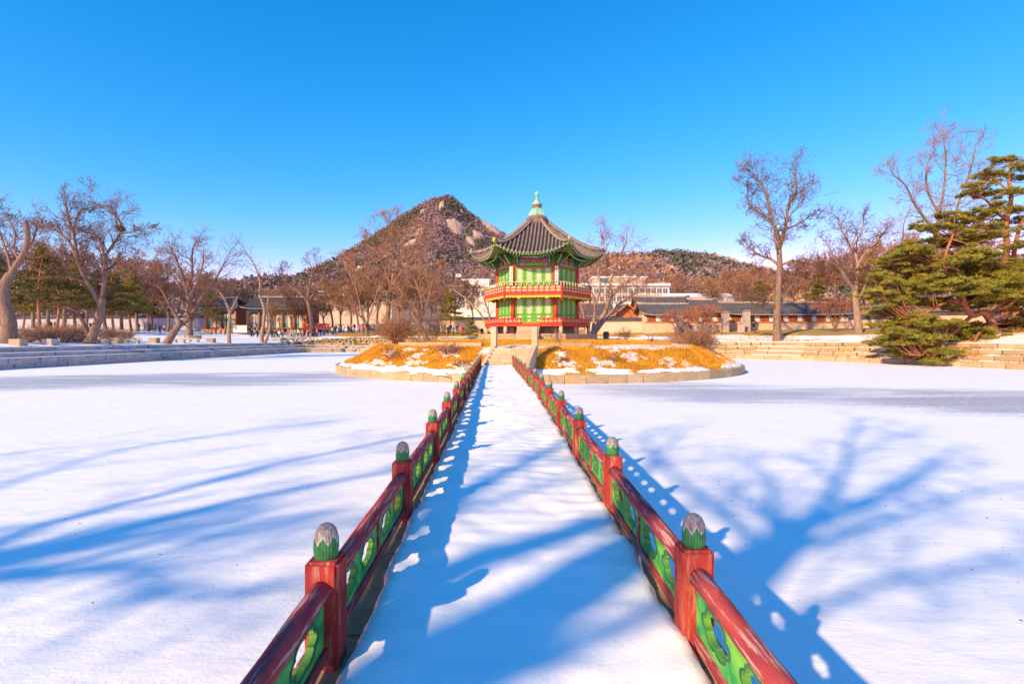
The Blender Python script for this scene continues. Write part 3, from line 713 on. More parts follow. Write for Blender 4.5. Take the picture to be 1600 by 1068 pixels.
M_mint = mat('pale_green_paint', (0.50, 0.68, 0.38), (0.32, 0.56, 0.26), 6, .6)
M_cream = mat('cream_paint', (0.72, 0.52, 0.30), (0.64, 0.42, 0.22), 6, .6)
M_paper = mat('lattice_paper', (0.84, 0.78, 0.66), (0.78, 0.72, 0.58), 4, .8)
M_yfr = mat('yellow_fringe', (0.68, 0.52, 0.05), (0.55, 0.42, 0.05), 6, .6)
M_white = mat('white_board', (0.80, 0.77, 0.72), (0.72, 0.69, 0.64), 8, .6)
M_dark = mat('black_ink', (0.03, 0.03, 0.03), (0.05, 0.04, 0.04), 8, .7)
M_purp = mat('purple_lotus_paint', (0.34, 0.12, 0.42), (0.50, 0.22, 0.40), 5, .6)
M_orange = mat('orange_paint_and_sunlit_red', (0.62, 0.22, 0.06), (0.50, 0.14, 0.05), 5, .6)
M_tile = mat('grey_roof_tile', (0.25, 0.20, 0.17), (0.14, 0.115, 0.105), 4.0, .8, .4, .02, wear=((0.34, 0.27, 0.21), .56, .72, 2.0, (1, 1, 1)))
M_tile_d = mat('dark_roof_channel', (0.060, 0.052, 0.050), (0.035, 0.03, 0.03), 4.0, .85)
M_tile_e = mat('tile_end', (0.40, 0.30, 0.24), (0.28, 0.20, 0.17), 9, .8)
M_plas = mat('ridge_plaster', (0.50, 0.42, 0.34), (0.30, 0.25, 0.21), 5, .85)
M_verd = mat('verdigris_copper', (0.33, 0.58, 0.42), (0.20, 0.42, 0.30), 3, .5, wear=((0.46, 0.66, 0.50), .5, .7, 2, (1, 1, .3)))
M_brst = mat('bronze_stone', (0.28, 0.20, 0.13), (0.16, 0.12, 0.09), 5, .8)
M_soff = mat('soffit_board', (0.32, 0.15, 0.08), (0.10, 0.26, 0.10), 1.5, .7)
M_shoe = mat('grey_brown_hearth_stone', (0.34, 0.28, 0.23), (0.26, 0.21, 0.18), 2, .9)  # plain grey-brown stone of the hearth wall

# podium of stone blocks, hearth core and short stone posts
pod = MB(); pod.prism([tuple(hx(5.0, k).xy) for k in range(6)], 2.2, 2.82); pod.build('podium_core', M_core, pav)
for k in range(6):
    n_, t_ = face_frame(k)
    if n_.y > .3 and k not in (0, 2): continue
    L = 5.2; x = -L / 2
    while x < L / 2 - .05:
        w = min(u(1.0, 1.7), L / 2 - x)
        if L / 2 - x - w < .5: w = L / 2 - x
        c = n_ * (5.2 * C30 - .22) + t_ * (x + w / 2); put('stone', random.choice(ST_T), pav, (c.x, c.y, 2.58), R_(60 * k + 30 + 90), (w - .02, .45, .58)); x += w
mb = MB(); mb.prism([tuple(hx(3.3, k).xy) for k in range(6)], 2.8, 3.5); mb.build('hearth_wall', M_shoe, pav)
for k in range(6):
    for r in (4.42, 3.45):
        mb = MB(); p = hx(r, k); mb.lathe([(.17, 2.80), (.16, 3.1), (.15, 3.5)], 10, 0, (p.x, p.y, 0)); mb.build('stone_post', M_step, pav, True)
    n_, t_ = face_frame(k); p = n_ * (4.42 * C30)
    if abs(k + 2) > 0 and k != 4: mb = MB(); mb.lathe([(.16, 2.80), (.15, 3.5)], 10, 0, (p.x, p.y, 0)); mb.build('stone_post', M_step, pav, True)
# steps in front
n_, t_ = face_frame(4); rz4 = R_(60 * 4 + 30 + 90)
for k in range(4):
    c = n_ * (4.62 * C30 + .15 + (3 - k) * .36) + t_ * (-.35)
    put('step', random.choice(ST_T), pav, (c.x, c.y, 2.40 + .27 * k + .05), rz4, (1.75, .42, .27 + .1))
# storeys ------------------------------------------------------------
def ring(mb, r0, z0, z1, th, mi=0):
    for k in range(6):
        a, b = hx(r0, k), hx(r0, k + 1); c, d = hx(r0 - th, k), hx(r0 - th, k + 1)
        P = [Vector((q.x, q.y, z)) for z in (z0, z1) for q in (a, b, d, c)]
        mb.add(P, [(0, 1, 5, 4), (2, 3, 7, 6), (4, 5, 6, 7), (3, 2, 1, 0)], mi)
mb = MB(); ring(mb, 4.60, 3.47, 3.66, 1.4); mb.build('deck_beam', M_pred, pav)
mb = MB(); mb.prism([tuple(hx(4.5, k).xy) for k in range(6)], 3.66, 3.80); mb.build('lower_floor', M_orange, pav)
for k in range(6):
    for z0, z1 in ((3.5, 6.0), (6.2, 8.75)):
        mb = MB(); p = hx(3.44, k); mb.lathe([(.20, z0), (.19, (z0 + z1) / 2), (.18, z1)], 14, 0, (p.x, p.y, 0)); mb.build('column', M_pred, pav, True)
# low lower railing: red rail, cream panels, gap in front of the steps
def low_rail(k, lo, hi):
    n_, t_ = face_frame(k); rz = R_(60 * k + 120); d = 4.55 * C30
    for z, h in ((3.75, .10), (4.09, .08)):
        c = n_ * d + t_ * ((lo + hi) / 2); mb = MB(); mb.box((0, 0, 0), (hi - lo, .10, h)); mb.build('rail', M_pred, pav, False, (c.x, c.y, z), rz)
    nn = max(1, round((hi - lo) / .36)); w = (hi - lo) / nn
    mb = MB(); mc = MB()
    for i in range(nn):
        x = lo + (i + .5) * w; c = n_ * d + t_ * x; mc.box((c.x, c.y, 3.88), (w * .72, .04, .10), rz)
        mb.box((c.x, c.y, 3.99), (w * .98, .05, .12), rz); q = c + t_ * (w / 2) ; mb.box((q.x, q.y, 3.92), (.06, .12, .34), rz)
        e = c + n_ * .06; mc.box((e.x, e.y, 3.99), (.09, .03, .09), rz)
    mb.build('rail_infill', M_pred, pav); mc.build('rail_panels', M_cream, pav)
for k in range(6):
    if k == 4: low_rail(k, -2.27, -.95); low_rail(k, .55, 2.27)
    else: low_rail(k, -2.27, 2.27)
# door leaves with lattice: one pair of meshes per storey, copied round
def leaf_mesh(w, h):
    fr = MB(); fw = .055
    fr.box((-w / 2 + fw / 2, 0, h / 2), (fw, .06, h)); fr.box((w / 2 - fw / 2, 0, h / 2), (fw, .06, h))
    for z in (fw / 2, h - fw / 2, h * .30, h * .17): fr.box((0, 0, z), (w - 2 * fw + .002, .055, fw))
    fr.box((0, .012, h * .16), (w - fw, .02, h * .30))
    pa = MB(); pa.box((0, .014, h * .655), (w * .70, .014, h * .62)); pa.box((0, -.008, h * .235), (w * .34, .02, h * .05)); pa.box((0, -.008, h * .09), (w * .34, .02, h * .05))
    la = MB(); y = -.004; bw = .02
    x0, x1, z0, z1 = -w / 2 + fw, w / 2 - fw, h * .325, h - fw
    s = .19
    for sg in (-1, 1):
        c = -3.0
        while c < 6:
            pts = []
            # line x*sg + z*0.75 = c clipped to the light
            for x in (x0, x1):
                z = (c - x * sg) / .6
                if z0 <= z <= z1: pts.append((x, z))
            for z in (z0, z1):
                x = (c - z * .6) * sg
                if x0 < x < x1: pts.append((x, z))
            if len(pts) >= 2:
                a, b = Vector((pts[0][0], y, pts[0][1])), Vector((pts[1][0], y, pts[1][1])); d = b - a
                if d.length > .04: la.box((a + b) / 2, (.029, .02, d.length), 0, 0, Matrix.Rotation(math.atan2(d.x, d.z), 3, 'Y'))
            c += s
    for q in (-.5, .5): la.box((q * (w - 2 * fw) * .55, y, (z0 + z1) / 2), (.02, .022, z1 - z0))
    side = MB()
    for q in (-1, 1): side.box((q * w * .36, .010, h * .655), (w * .07, .024, h * .62))
    fr.add(side.v, side.f)
    return fr.mesh('door_leaf', M_pgrn), pa.mesh('paper', M_paper), la.mesh('lattice', M_pgrn)
for z0, h in ((3.80, 2.02), (6.38, 1.86)):
    fl = 3.44 - .42; wleaf = fl / 4
    ms = leaf_mesh(wleaf - .012, h)
    for k in range(6):
        n_, t_ = face_frame(k); rz = R_(60 * k + 120)
        for i in range(4):
            c = n_ * (3.44 * C30) + t_ * ((i - 1.5) * wleaf); o = put('door_leaf', ms[0], pav, (c.x, c.y, z0), rz); put('paper', ms[1], o); put('lattice', ms[2], o)
        for zz, hh in ((z0 + h + .05, .10),):
            mb = MB(); c = n_ * (3.44 * C30); mb.box((0, 0, 0), (fl + .1, .12, hh)); mb.build('lintel', M_pred, pav, False, (c.x, c.y, zz), rz)
    mb = MB(); mb.prism([tuple(hx(3.26, k).xy) for k in range(6)], z0, z0 + h + .4); mb.build('inner_wall', M_paper, pav)
# balcony: beam, scalloped yellow fringe, floor, railing
mb = MB(); ring(mb, 4.60, 5.93, 6.17, .12); mb.build('balcony_beam', M_pred, pav)
mb = MB(); mb.prism([tuple(hx(4.5, k).xy) for k in range(6)], 5.96, 6.16); mb.build('balcony_floor', M_pgrn2, pav)
for k in range(6):
    n_, t_ = face_frame(k); rz = R_(60 * k + 120); d = 4.56 * C30
    mb = MB(); nn = 16; L = 4.5; vs, fs = [], []
    for i in range(nn * 4 + 1):
        x = -L / 2 + L * i / (nn * 4); dep = .13 + .08 * abs(math.sin(math.pi * i / 4)) + (.16 if i in (nn * 1, nn * 3) else (.07 if i in (nn - 1, nn + 1, nn * 3 - 1, nn * 3 + 1) else 0)) + (.18 if i in (0, nn * 4) else 0)
        vs += [(x, -.02, 0), (x, -.02, -dep), (x, .02, 0), (x, .02, -dep)]
        if i: 
            b = 4 * i; a = b - 4; fs += [(a, a + 1, b + 1, b), (a + 2, b + 2, b + 3, a + 3), (a + 1, a + 3, b + 3, b + 1)]
    mb.add(vs, fs); c = n_ * d; mb.build('fringe', M_yfr, pav, False, (c.x, c.y, 5.935), rz)
    # drop finial below each corner
    p = hx(4.56, k); mb = MB(); mb.lathe([(.015, 5.45), (.06, 5.58), (.09, 5.75), (.10, 6.42), (.11, 6.95), (.05, 7.05)], 8, 0, (p.x, p.y, 0)); mb.build('corner_post', M_pred, pav, True)
    nn = 10; L = 4.46; w = L / nn; d = 4.60 * C30
    pn = MB(); rd = MB(); gb = MB()
    for i in range(nn):
        x = -L / 2 + (i + .5) * w; c = n_ * d + t_ * x
        pn.box((c.x, c.y, 6.32), (w * .74, .05, .15), rz); pn.box((c.x, c.y, 6.56), (w * .74, .05, .16), rz)
    for i in range(nn + 1):
        x = -L / 2 + i * w; c = n_ * d + t_ * x; rd.box((c.x, c.y, 6.44), (.10, .085, .60), rz)
        b0 = c + n_ * .06; pts = [b0 + Vector((0, 0, 6.62)), b0 + n_ * .10 + Vector((0, 0, 6.74)), b0 + n_ * .08 + Vector((0, 0, 6.88)), b0 + n_ * .02 + Vector((0, 0, 6.97))]
        gb.tube(pts, [.035, .05, .045, .03], 5)
    for z, h in ((6.20, .07), (6.435, .07), (6.69, .07)):
        c = n_ * d; rd.box((c.x, c.y, z), (L, .06, h), rz)
    pn.build('balcony_panels', M_cream, pav); rd.build('balcony_frame', M_pred, pav); gb.build('rail_bracket', M_mint, pav, True)
    a, b = hx(4.66, k), hx(4.66, k + 1); mb = MB(); mb.tube([(a.x, a.y, 6.99), (b.x, b.y, 6.99)], .032, 6); mb.build('handrail', M_cream, pav, True)
# upper beam zone: green frieze, painted panels, white couplet boards, name board
for k in range(6):
    n_, t_ = face_frame(k); rz = R_(60 * k + 120); d = 3.44 * C30
    c = n_ * d; mb = MB(); mb.box((0, 0, 0), (3.2, .22, .30)); mb.build('frieze_beam', M_pgrn2, pav, False, (c.x, c.y, 8.50), rz)
    c = n_ * (d + .115); mb = MB(); mb.box((0, 0, 0), (1.3, .02, .20)); mb.build('frieze_paint', M_pgrn, pav, False, (c.x, c.y, 8.50), rz)
    for s in (-1, 1):
        mb = MB(); mb.box((s * .95, 0, 0), (.30, .02, .20)); mb.build('frieze_paint', M_purp, pav, False, (c.x, c.y, 8.50), rz)
        mb = MB(); mb.box((s * .73, 0, 0), (.10, .018, .20)); mb.build('frieze_paint', M_orange, pav, False, (c.x, c.y, 8.50), rz)
    mb = MB(); c = n_ * (d - .05); mb.box((0, 0, 0), (3.3, .1, .62)); mb.build('frieze_wall', M_soff, pav, False, (c.x, c.y, 8.95), rz)
    for s in (-1, 0, 1):
        mb = MB(); mb.lathe([(.20, -.01), (.16, .02), (.02, .03)], 10); me = mb.mesh('lotus_panel', M_purp); me.transform(Matrix.Diagonal((1.4, 1, 1, 1)))
        c = n_ * (d + .02) + t_ * (s * .86); o = put('lotus_panel', me, pav, (c.x, c.y, 8.80)); o.rotation_euler = (R_(90), 0, rz)
    for s in (-.43, .43):
        mb = MB(); c = n_ * (d + .10) + t_ * s; mb.box((0, 0, 0), (.10, .14, .56)); mb.build('frieze_strut', M_orange, pav, False, (c.x, c.y, 8.93), rz)
for s, kk in ((-1, 4), (1, 5)):
    p = hx(3.44, kk); n_, t_ = face_frame(4); c = p + n_ * .215 + t_ * (-s * .12) * (-1)
    mb = MB(); mb.box((0, 0, 0), (.26, .03, 1.55)); o = mb.build('couplet_board', M_white, pav, False, (c.x, c.y, 7.55), rz4)
    mb = MB()
    for i in range(5):
        mb.box((0, -.02, .55 - i * .27), (.12, .01, .03)); mb.box((.01, -.02, .55 - i * .27), (.025, .01, .15)); mb.box((-.04, -.02, .50 - i * .27), (.03, .01, .08))
    mb.build('brush_writing', M_dark, o)
n_, t_ = face_frame(4); c = n_ * (3.44 * C30 + .42)
mb = MB(); mb.box((0, 0, 0), (.98, .06, .34)); nb = mb.build('name_board', M_dark, pav, False, (c.x, c.y, 9.02), rz4)
mb = MB(); 
for x, z, w, h in ((0, .19, 1.06, .05), (0, -.19, 1.06, .05), (-.51, 0, .05, .36), (.51, 0, .05, .36)): mb.box((x, -.01, z), (w, .08, h))
mb.build('board_frame', M_orange, nb)
try:
    tx = bpy.data.curves.new('t', 'FONT'); tx.body = '亭遠香'; tx.size = .29; tx.align_x = 'CENTER'; tx.align_y = 'CENTER'; tx.extrude = .004
    to = bpy.data.objects.new('t', tx); COL.objects.link(to); me = bpy.data.meshes.new_from_object(to.evaluated_get(bpy.context.evaluated_depsgraph_get()))
    bpy.data.objects.remove(to); me.materials.clear(); me.materials.append(M_white); o = put('name_lettering', me, nb, (0, -.038, 0)); o.rotation_euler = (R_(90), 0, 0)
except Exception as ex: print('lettering', ex)
# brackets under the eaves
def bracket_mesh(sc):
    g, wt = MB(), MB()
    for i in range(4):
        z = i * .15; ln = .30 + i * .16
        g.box((0, -ln / 2 + .05, z), (.11, ln + .25, .085)); g.box((0, .02 - i * .05, z + .06), (.30 + i * .17, .10, .075))
        wt.tube([(0, -ln - .05, z - .05), (0, -ln - .17, z - .02), (0, -ln - .22, z + .07)], [.045, .035, .012], 5)
        for s in (-1, 1): wt.box((s * (.15 + i * .085), .02 - i * .05, z + .115), (.09, .13, .045))
    for m_ in (g, wt): m_.v = [tuple(c * sc for c in v) for v in m_.v]
    return g.mesh('bracket', M_pgrn2), wt.mesh('bracket_tongue', mat('bracket_trim', (0.62, 0.40, 0.22), (0.40, 0.50, 0.28), 6, .6))
bA = bracket_mesh(1.12); bB = bracket_mesh(.85)
for k in range(6):
    p = hx(3.50, k); o = put('bracket', bA[0], pav, (p.x, p.y, 8.62), R_(60 * k + 90)); put('bracket_tongue', bA[1], o)
    n_, t_ = face_frame(k); rz = R_(60 * k + 120)
    for s in (-1.28, 1.28):
        c = n_ * (3.44 * C30) + t_ * s; o = put('bracket', bA[0], pav, (c.x, c.y, 8.70), rz); put('bracket_tongue', bA[1], o)
# roof ---------------------------------------------------------------
RE, RT, ZC, ZM, ZT = 5.83, .72, 10.02, 9.16, 12.55
AP = RE * C30; T30 = math.tan(R_(30))
def roof_z(x, d):
    """height of the tile bed at lateral x, distance d from the axis along the face normal"""
    uu = min(1, abs(x) / max(d * T30, 1e-6)); ap0 = RT * C30
    t = (AP - d) / (AP - ap0); t = max(-.05, t)
    ze = ZM + (ZC - ZM) * uu ** 2.3
    s = (t ** 1.28 if t > 0 else t * .35)
    lift = (ZC - ZM) * uu ** 2.3 * math.exp(-3.2 * max(t, 0))
    return ZM + lift + (ZT - ZM) * s
def eave_d(uu): return AP - .22 * (1 - uu * uu)
bed = MB(); NU, NV = 24, 16
for k in range(6):
    n_, t_ = face_frame(k)
    def fn(a, b):
        uu = a * 2 - 1; d0 = eave_d(uu); d = d0 + (RT * C30 - d0) * b; x = uu * d * T30; p = n_ * d + t_ * x; return (p.x, p.y, roof_z(x, d) - .03)
    bed.grid(fn, NU, NV)
    def fn2(a, b):
        uu = a * 2 - 1; d0 = eave_d(uu) - .03; d1 = 3.0; d = d0 + (d1 - d0) * b; x = uu * d * T30; p = n_ * d + t_ * x
        z = roof_z(x, d0) - .30; return (p.x, p.y, z + (9.55 - z) * b ** .8 * .9)
    sf = MB(); sf.grid(fn2, NU, 4); sf.f = [f[::-1] for f in sf.f]; sf.build('soffit', M_soff, pav, True)
    # eave fascia
    fa = MB(); vs, fs = [], []
    for i in range(NU + 1):
        uu = i / NU * 2 - 1; d = eave_d(uu); x = uu * d * T30; p = n_ * d + t_ * x; z = roof_z(x, d)
        vs += [(p.x, p.y, z - .03), (p.x, p.y, z - .13), (p.x * .99, p.y * .99, z - .21)]
        if i: b = 3 * i; a = b - 3; fs += [(a, a + 1, b + 1, b), (a + 1, a + 2, b + 2, b + 1)]
    fa.add(vs, fs); fa.build('eave_board', M_pgrn2, pav)
    # rafters, with pale painted ends
    rf, re_ = MB(), MB()
    for i in range(23):
        uu = (i + .5) / 23 * 2 - 1
        for row, (dd, dz, r) in enumerate(((-.02, -.20, .045), (-.55, -.33, .055))):
            d = eave_d(uu) + dd; x = uu * d * T30 * .97; z = roof_z(uu * eave_d(uu) * T30, eave_d(uu)) + dz; p = n_ * d + t_ * x; d2 = 3.2; q = n_ * d2 + t_ * (uu * d2 * T30 * .9)
            P0 = Vector((p.x, p.y, z)); P1 = Vector((q.x, q.y, z + (9.5 - z) * .8 + .1)); rf.tube([P0, P0 + (P1 - P0) * .55], r, 6)
            dr = (P0 - P1).normalized(); re_.tube([P0 + dr * .002, P0 + dr * .03], r * 1.06, 6)
    tag(rf.build('rafters', M_pgrn2, pav, True), kind='stuff'); tag(re_.build('rafter_ends', M_mint, pav), kind='stuff')
    # tile rows: round cover tiles from the eave to the hip
    nr = 19; sp = 2 * AP * T30 / nr
    for i in range(nr):
        x = (i - (nr - 1) / 2) * sp; dtop = max(abs(x) / T30 + .12, RT * C30)
        d0 = AP - .22 * (1 - (x / (AP * T30)) ** 2) + .05
        if d0 - dtop < .25: continue
        n = max(3, int((d0 - dtop) / .45)); pts = []
        for q in range(n + 1):
            d = d0 + (dtop - d0) * q / n; p = n_ * d + t_ * x; pts.append((p.x, p.y, roof_z(x, d) - .01))
        mb = MB(); mb.tube(pts, .088, 7, 0, False, True); o = mb.build('tile_row', M_tile, pav, True)
        p = n_ * d0 + t_ * x; z = roof_z(x, d0); en = MB(); en.tube([p + Vector((0, 0, z - .015)), p + n_ * .05 + Vector((0, 0, z - .03))], .095, 8); en.build('tile_end', M_tile_e, o)
    # hip ridge
    c0 = hx(1, k); pts = []
    for q in range(13):
        r = RE - .05 + (RT - RE) * q / 12; d = r * C30; pts.append(Vector((c0.x * r, c0.y * r, roof_z(d * T30, d) + .10 + .05 * (q / 12))))
    mb = MB(); mb.tube(pts, [.13] * 13, 8); mb.tube([p + Vector((0, 0, .14)) for p in pts[1:]], .085, 7); o = mb.build('hip_ridge', M_tile, pav, True)
    for s in (-1, 1):
        tn = Vector((-c0.y, c0.x, 0)) * s; mb = MB(); mb.tube([p + tn * .11 + Vector((0, 0, .04)) for p in pts[1:]], .045, 5); mb.build('ridge_plaster', M_plas, o, True)
    e = pts[0]; mb = MB(); mb.tube([e + Vector((0, 0, -.12)), e + c0 * .08 + Vector((0, 0, .06)), e + c0 * .05 + Vector((0, 0, .22)), e - c0 * .06 + Vector((0, 0, .30))], [.10, .14, .10, .03], 7); mb.build('ridge_ornament', M_yfr if k == 4 else M_plas, o, True)
    p = hx(RE - .12, k); mb = MB(); mb.tube([Vector((p.x, p.y, ZC - .24)), Vector((p.x * .62, p.y * .62, 9.35))], [.07, .09], 6); mb.build('hip_rafter', M_orange, pav, True)
bed.build('roof', M_tile_d, pav, True)
mb = MB(); mb.lathe([(.80, 12.3), (.92, 12.5), (.84, 12.62), (.92, 12.75), (.94, 12.9), (.82, 13.02), (.70, 13.08)], 12); mb.build('finial_base', M_brst, pav, True)
mb = MB(); mb.lathe([(.78, 13.04), (.77, 13.2), (.68, 13.35), (.58, 13.55), (.46, 13.72), (.42, 13.78)], 6); fin = mb.build('finial_dome', M_verd, pav)
mb = MB(); mb.lathe([(.40, 13.74), (.44, 13.86), (.40, 13.98), (.46, 14.02), (.48, 14.08)], 10); mb.build('finial_neck', M_brst, fin, True)
mb = MB(); mb.lathe([(.48, 14.06), (.42, 14.16), (.30, 14.32), (.20, 14.50), (.12, 14.62), (.11, 14.78), (.14, 14.90), (.20, 15.02), (.17, 15.12), (.05, 15.28), (.01, 15.36)], 8); mb.build('finial_spire', M_verd, fin, True)
# ------------------------------------------------------------------ trees
M_bark = mat('grey_brown_bark', (0.30, 0.20, 0.14), (0.17, 0.115, 0.085), 3.0, .9, .6, .03, stretch=(2, 2, .5), spec=.1)
M_bark_l = mat('pale_bark', (0.42, 0.30, 0.215), (0.24, 0.165, 0.12), 3.0, .9, .6, .03, stretch=(2, 2, .5), spec=.1)
M_twig = mat('bare_twig', (0.26, 0.15, 0.105), (0.17, 0.10, 0.075), 1.0, .9, spec=.1)
M_twig_o = mat('ochre_twig', (0.44, 0.25, 0.135), (0.31, 0.17, 0.10), .6, .9, spec=.1)
M_twig_p = mat('rosy_twig', (0.42, 0.24, 0.175), (0.30, 0.165, 0.125), .6, .9, spec=.1)
M_pbark = mat('red_pine_bark', (0.44, 0.19, 0.09), (0.26, 0.12, 0.07), 3.0, .9, .6, .03, spec=.1)
def needle_mat(name, c1, c2, c3):
    m, nt, b = new_mat(name); co = nd(nt, 'ShaderNodeTexCoord').outputs['Object']
    nt.links.new(ramp(nt, noise(nt, co, .9, 5, .65), [(.3, c1), (.5, c2), (.72, c3)]), b.inputs['Base Color']); b.inputs['Roughness'].default_value = .7; b.inputs['Specular IOR Level'].default_value = .15; return m
M_needle = needle_mat('pine_needles', (0.09, 0.12, 0.026), (0.24, 0.235, 0.034), (0.42, 0.35, 0.05))
M_needle_d = needle_mat('dull_pine_needles', (0.08, 0.10, 0.035), (0.18, 0.16, 0.05), (0.38, 0.23, 0.08))
M_rust = needle_mat('rust_leaves', (0.28, 0.09, 0.05), (0.40, 0.14, 0.08), (0.46, 0.20, 0.12))

def nrm(v):
    l = math.sqrt(v[0] * v[0] + v[1] * v[1] + v[2] * v[2]) or 1e-9; return (v[0] / l, v[1] / l, v[2] / l)
def side_dir(r, d, ang):
    while True:
        w = (r.gauss(0, 1), r.gauss(0, 1), r.gauss(0, 1)); k = w[0] * d[0] + w[1] * d[1] + w[2] * d[2]; w = (w[0] - k * d[0], w[1] - k * d[1], w[2] - k * d[2]); l = math.sqrt(w[0] ** 2 + w[1] ** 2 + w[2] ** 2)
        if l > .2: break
    c, s = math.cos(ang), math.sin(ang) / l; return (d[0] * c + w[0] * s, d[1] * c + w[1] * s, d[2] * c + w[2] * s)
def grow(r, out, p, d, L, rad, lvl, q):
    """one shoot and everything that grows from it"""
    n = max(2, min(5, int(L / q['seg']) + 1)); sl = L / n; tip = max(q['rmin'], rad * .45)
    for i in range(n):
        g = q['gn']; d = nrm((d[0] + r.gauss(0, g), d[1] + r.gauss(0, g), d[2] + r.gauss(0, g) + q['up']))
        e = (p[0] + d[0] * sl, p[1] + d[1] * sl, p[2] + d[2] * sl); r1 = rad + (tip - rad) * (1 / (n - i)); out.append((p, e, rad, r1)); p, rad = e, r1
        if lvl > 0 and (i > 0 or n < 3):
            k = q['kids'] * (1.35 if i == n - 1 else 1.0); k = int(k) + (1 if r.random() < k - int(k) else 0)
            for _ in range(k): grow(r, out, p, side_dir(r, d, r.uniform(*q['ang'])), L * r.uniform(.42, .78), max(q['rmin'], rad * r.uniform(.5, .72)), lvl - 1, q)
DEF = dict(seg=.7, gn=.16, up=.05, kids=1.42, ang=(.45, 1.05), rmin=.010)
def smooth_path(P, k=3):
    P = [Vector(p) for p in P]; out = []
    for i in range(len(P) - 1):
        a, b, c, d = P[max(i - 1, 0)], P[i], P[i + 1], P[min(i + 2, len(P) - 1)]
        for j in range(k):
            t = j / k; out.append(.5 * ((2 * b) + (c - a) * t + (2 * a - 5 * b + 4 * c - d) * t * t + (3 * b - a - 3 * c + d) * t ** 3))
    out.append(P[-1]); return out
def limb_tree(name, label, base, limbs, q=None, barkm=None, twigm=None, lvl=3, tw=.55, seed=1, group=None, cat='tree', start=.35, dens=1.0, thresh=.035):
    """limbs: list of (points, r0, r1) in world space, guided by hand; shoots are grown along them"""
    r = random.Random(seed); q = {**DEF, **(q or {})}; trunk, tw_s = [], []
    b = Vector(base)
    mbk = MB()
    for li, lm in enumerate(limbs):
        P, r0, r1 = lm[:3]; bare = len(lm) > 3
        if li == 0 and b.y > 40 and math.hypot(b.x - IC[0], b.y - IC[1]) > 17: P = [Vector((P[0].x, P[0].y, min(P[0].z, ground_z(P[0].x, P[0].y) - .25)))] + list(P[1:])
        S = smooth_path([Vector(p) - b for p in P], 4); n = len(S)
        S = [p + Vector((r.gauss(0, 1), r.gauss(0, 1), 0)) * (min(.05, r0 * .06) if 0 < i and not bare < n - 1 else 0) for i, p in enumerate(S)]
        tot = sum((S[i + 1] - S[i]).length for i in range(n - 1)); rad = [r0 + (r1 - r0) * (i / (n - 1)) ** .8 for i in range(n)]
        if li == 0 and r0 > .1: rad[0] *= 1.3; rad[1] *= 1.08
        mbk.tube(S, rad, 9 if r0 > .12 else 6, 0, True)
        if bare: continue
        for i in range(1, n):
            f = i / (n - 1)
            if f < (start if li == 0 else .2): continue
            d = nrm(tuple(S[i] - S[i - 1])); k = dens * (2.0 if i == n - 1 else 1.25); k = int(k) + (1 if r.random() < k - int(k) else 0)
            for _ in range(k): grow(r, tw_s, tuple(S[i]), side_dir(r, d, r.uniform(.35, 1.05)), tot * tw * r.uniform(.32, .75) * (1 - .35 * f), max(q['rmin'] * 1.6, rad[i] * r.uniform(.35, .55)), lvl, q)
        if li > 0 or True: grow(r, tw_s, tuple(S[-1]), nrm(tuple(S[-1] - S[-2])), tot * tw * .4, rad[-1] * .9, lvl, q)
    root = thing(name, label, cat, base, 0, group)
    put('trunk', mbk.mesh('trunk', barkm or M_bark, True), root)
    put('crown', seg_mesh('crown', tw_s, 4 if lvl < 3 else 3, twigm or M_twig), root)
    return root
def PX(D, pts, dep=None):
    """photo pixels on a tree that stands at distance D; dep leans a limb away (+) or towards the viewer (-), metres per point"""
    n = len(pts); dep = dep if dep is not None else [0] * n
    if not hasattr(dep, '__len__'): dep = [dep * i / max(1, n - 1) for i in range(n)]
    return [W(x, y, D + e) for (x, y), e in zip(pts, dep)]
def pxr(D, w): return w / F * D / 2

# --- trees on the near shore behind the photographer, out of frame: their shadows lie across the ice and the deck
def SH(pts):
    """(photo px of the shadow on the ice, height of the limb above the ice)"""
    out = []
    for x, y, z in pts:
        D = 2.5 * F / (y - HY); out.append(Vector(((x - CX) / F * D - SUN_H[0] * z, D - SUN_H[1] * z, z)))
    return out
b1 = Vector((-8.2, -7.2, 1.3))
f1 = SH([(1205, 872, 9.0)])[0]; f2 = SH([(1250, 822, 9.8)])[0]
limbs = [([b1, b1 + Vector((.25, .1, 3)), b1 + Vector((-.1, .25, 5.5)), f1, f2], .38, .22),
         ([b1 + Vector((-.9, .1, 0)), b1 + Vector((-1.3, .3, 2.6)), b1 + Vector((-1.0, .6, 5)), b1 + Vector((-.7, .4, 7)), f1 + Vector((-.1, .1, .2))], .24, .14, 1),
         ([f2] + SH([(1302, 765, 11), (1322, 720, 12.2), (1326, 690, 13), (1345, 665, 13.6)]), .12, .045),
         ([f2] + SH([(1330, 790, 10.8), (1420, 745, 12), (1470, 715, 13)]), .15, .05),
         ([f1] + SH([(1330, 830, 9.8), (1450, 790, 10.8), (1570, 760, 11.8)]), .10, .04),
         ([b1 + Vector((-.1, .25, 5.8))] + SH([(1310, 935, 8.2), (1440, 900, 9.0), (1580, 868, 9.8)]), .10, .04),
         ([f1] + SH([(1130, 800, 9.6), (1060, 750, 10.5), (1010, 690, 11.5)]), .12, .04),
         ([b1 + Vector((0, .2, 5.2)), b1 + Vector((-1.2, .8, 6.8)), b1 + Vector((-2.2, .9, 8.6)), b1 + Vector((-3.0, 1.6, 10.8))], .17, .06)]
limb_tree('bare_tree', 'bare tree on the near shore whose forked shadow crosses the ice', b1, limbs, dict(rmin=.010, seg=.7, kids=1.15), lvl=3, tw=.46, seed=5, start=.75, dens=.75)
b2 = Vector((-17.5, -6.5, 1.3))
g0 = SH([(-60, 880, 8.6)])[0]
